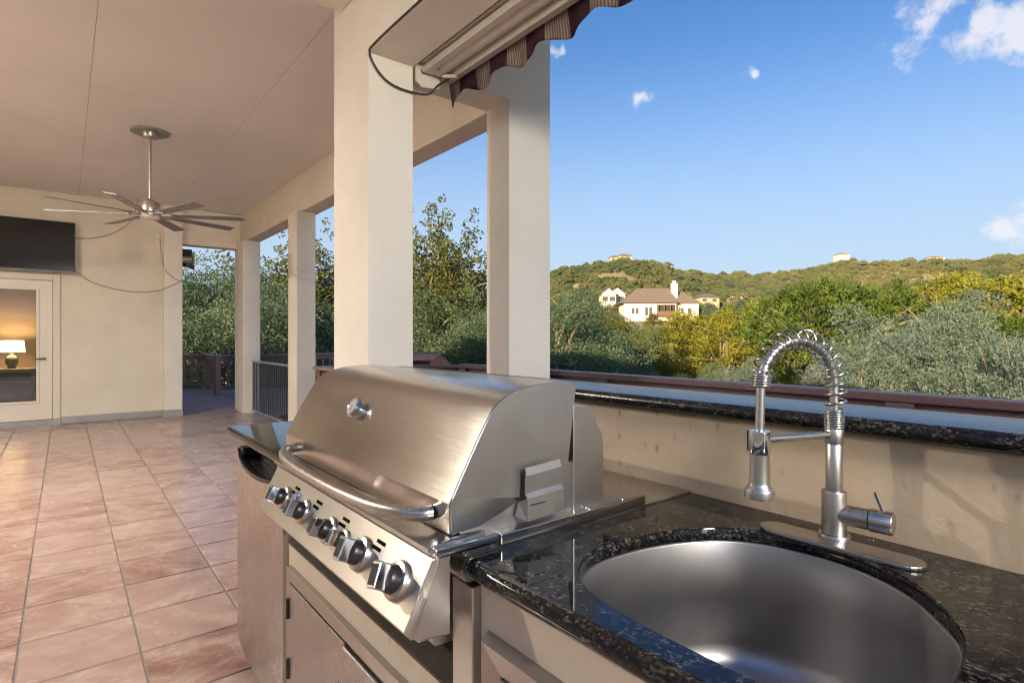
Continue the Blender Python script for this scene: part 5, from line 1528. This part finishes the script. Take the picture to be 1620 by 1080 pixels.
# ------------------------------------------------------------------ added unseen fill lamps; glints on hood, knobs and sink only hint at lamps
t = NT("lamp diffuser"); t.set(color=(0.8, 0.75, 0.65), rough=0.5, emit=(1.0, 0.72, 0.42), emits=4.0); M_lampglass = t.m
def fill_down_light(x, y, watts, label, col):  # unseen ceiling lamps added to brighten the patio
    t = thing('fill_ceiling_light', label, 'ceiling light', (x, y, ZC - 0.001), 0, 'added flush ceiling fill lights')
    MB().lathe([(0.070, -0.012), (0.085, -0.010), (0.088, 0.0)], 28).build('rim', M_fan, t, smooth=40)
    MB().lathe([(0.002, -0.0135), (0.068, -0.0125)], 24, cap=False).build('diffuser', M_lampglass, t, smooth=60)
    l = bpy.data.lights.new('fill_ceiling_light_lamp', 'AREA'); l.shape = 'DISK'; l.size = 0.13; l.energy = watts; l.color = col
    o = bpy.data.objects.new('fill_ceiling_light_lamp', l); COL.objects.link(o); o.parent = t; o.location = (0, 0, -0.018)
fill_down_light(-2.5, 5.0, 112.0, 'flush fill light added on the ceiling near the end wall', (1.0, 0.925, 0.81))
fill_down_light(-2.4, 3.0, 12.0, 'flush fill light added on the middle of the patio ceiling', (1.0, 0.925, 0.81))
tag(MB().box(0.15, 0.45, -3.75, -3.45, -0.2, 3.2).build('column', M_stucco_col, bevel=0.012), 'cream stucco pier added behind the cook to carry the fill lantern', 'column', 'patio columns')  # unseen pier, added only to hold the fill lantern
wl_ = thing('fill_lantern', 'round globe lantern added on the pier behind the cook as fill light', 'lantern', (0.30, -3.45, 2.65), R(90))  # lantern added behind the camera to fill the patio with light
MB(axis_matrix((0, 0, 0), (1, 0, 0))).lathe([(0.07, 0.0), (0.06, 0.02), (0.02, 0.03), (0.02, 0.12)], 20).build('bracket', M_fan, wl_, smooth=50)
MB().lathe([(0.02, -0.20)] + [(0.17 * math.cos(a), 0.17 * math.sin(a) - 0.04) for a in np.linspace(-1.3, 1.3, 12)] + [(0.02, 0.13)], 28, (0.27, 0, 0)).build('globe', M_lampglass, wl_, smooth=80)
l = bpy.data.lights.new('fill_lantern_lamp', 'POINT'); l.shadow_soft_size = 0.3; l.energy = 275.0; l.color = (1.0, 0.93, 0.83)
o = bpy.data.objects.new('fill_lantern_lamp', l); COL.objects.link(o); o.parent = wl_; o.location = (0.70, 0.0, 0.0)

# ------------------------------------------------------------------ evening haze between the patio and the hills
hzb = MB().box(-900, 1100, -900, 1100, -12, 150).build('haze', None); hzb['kind'] = 'stuff'
hzb['label'] = 'thin evening haze over the valley'; hzb['category'] = 'haze'
hm = bpy.data.materials.new('haze'); hm.use_nodes = True; hm.node_tree.nodes.clear()
ho = hm.node_tree.nodes.new('ShaderNodeOutputMaterial'); pv = hm.node_tree.nodes.new('ShaderNodeVolumePrincipled')
pv.inputs['Density'].default_value = 0.00007; pv.inputs['Color'].default_value = (0.85, 0.92, 1, 1)
hm.node_tree.links.new(pv.outputs[0], ho.inputs['Volume']); hzb.data.materials.append(hm)
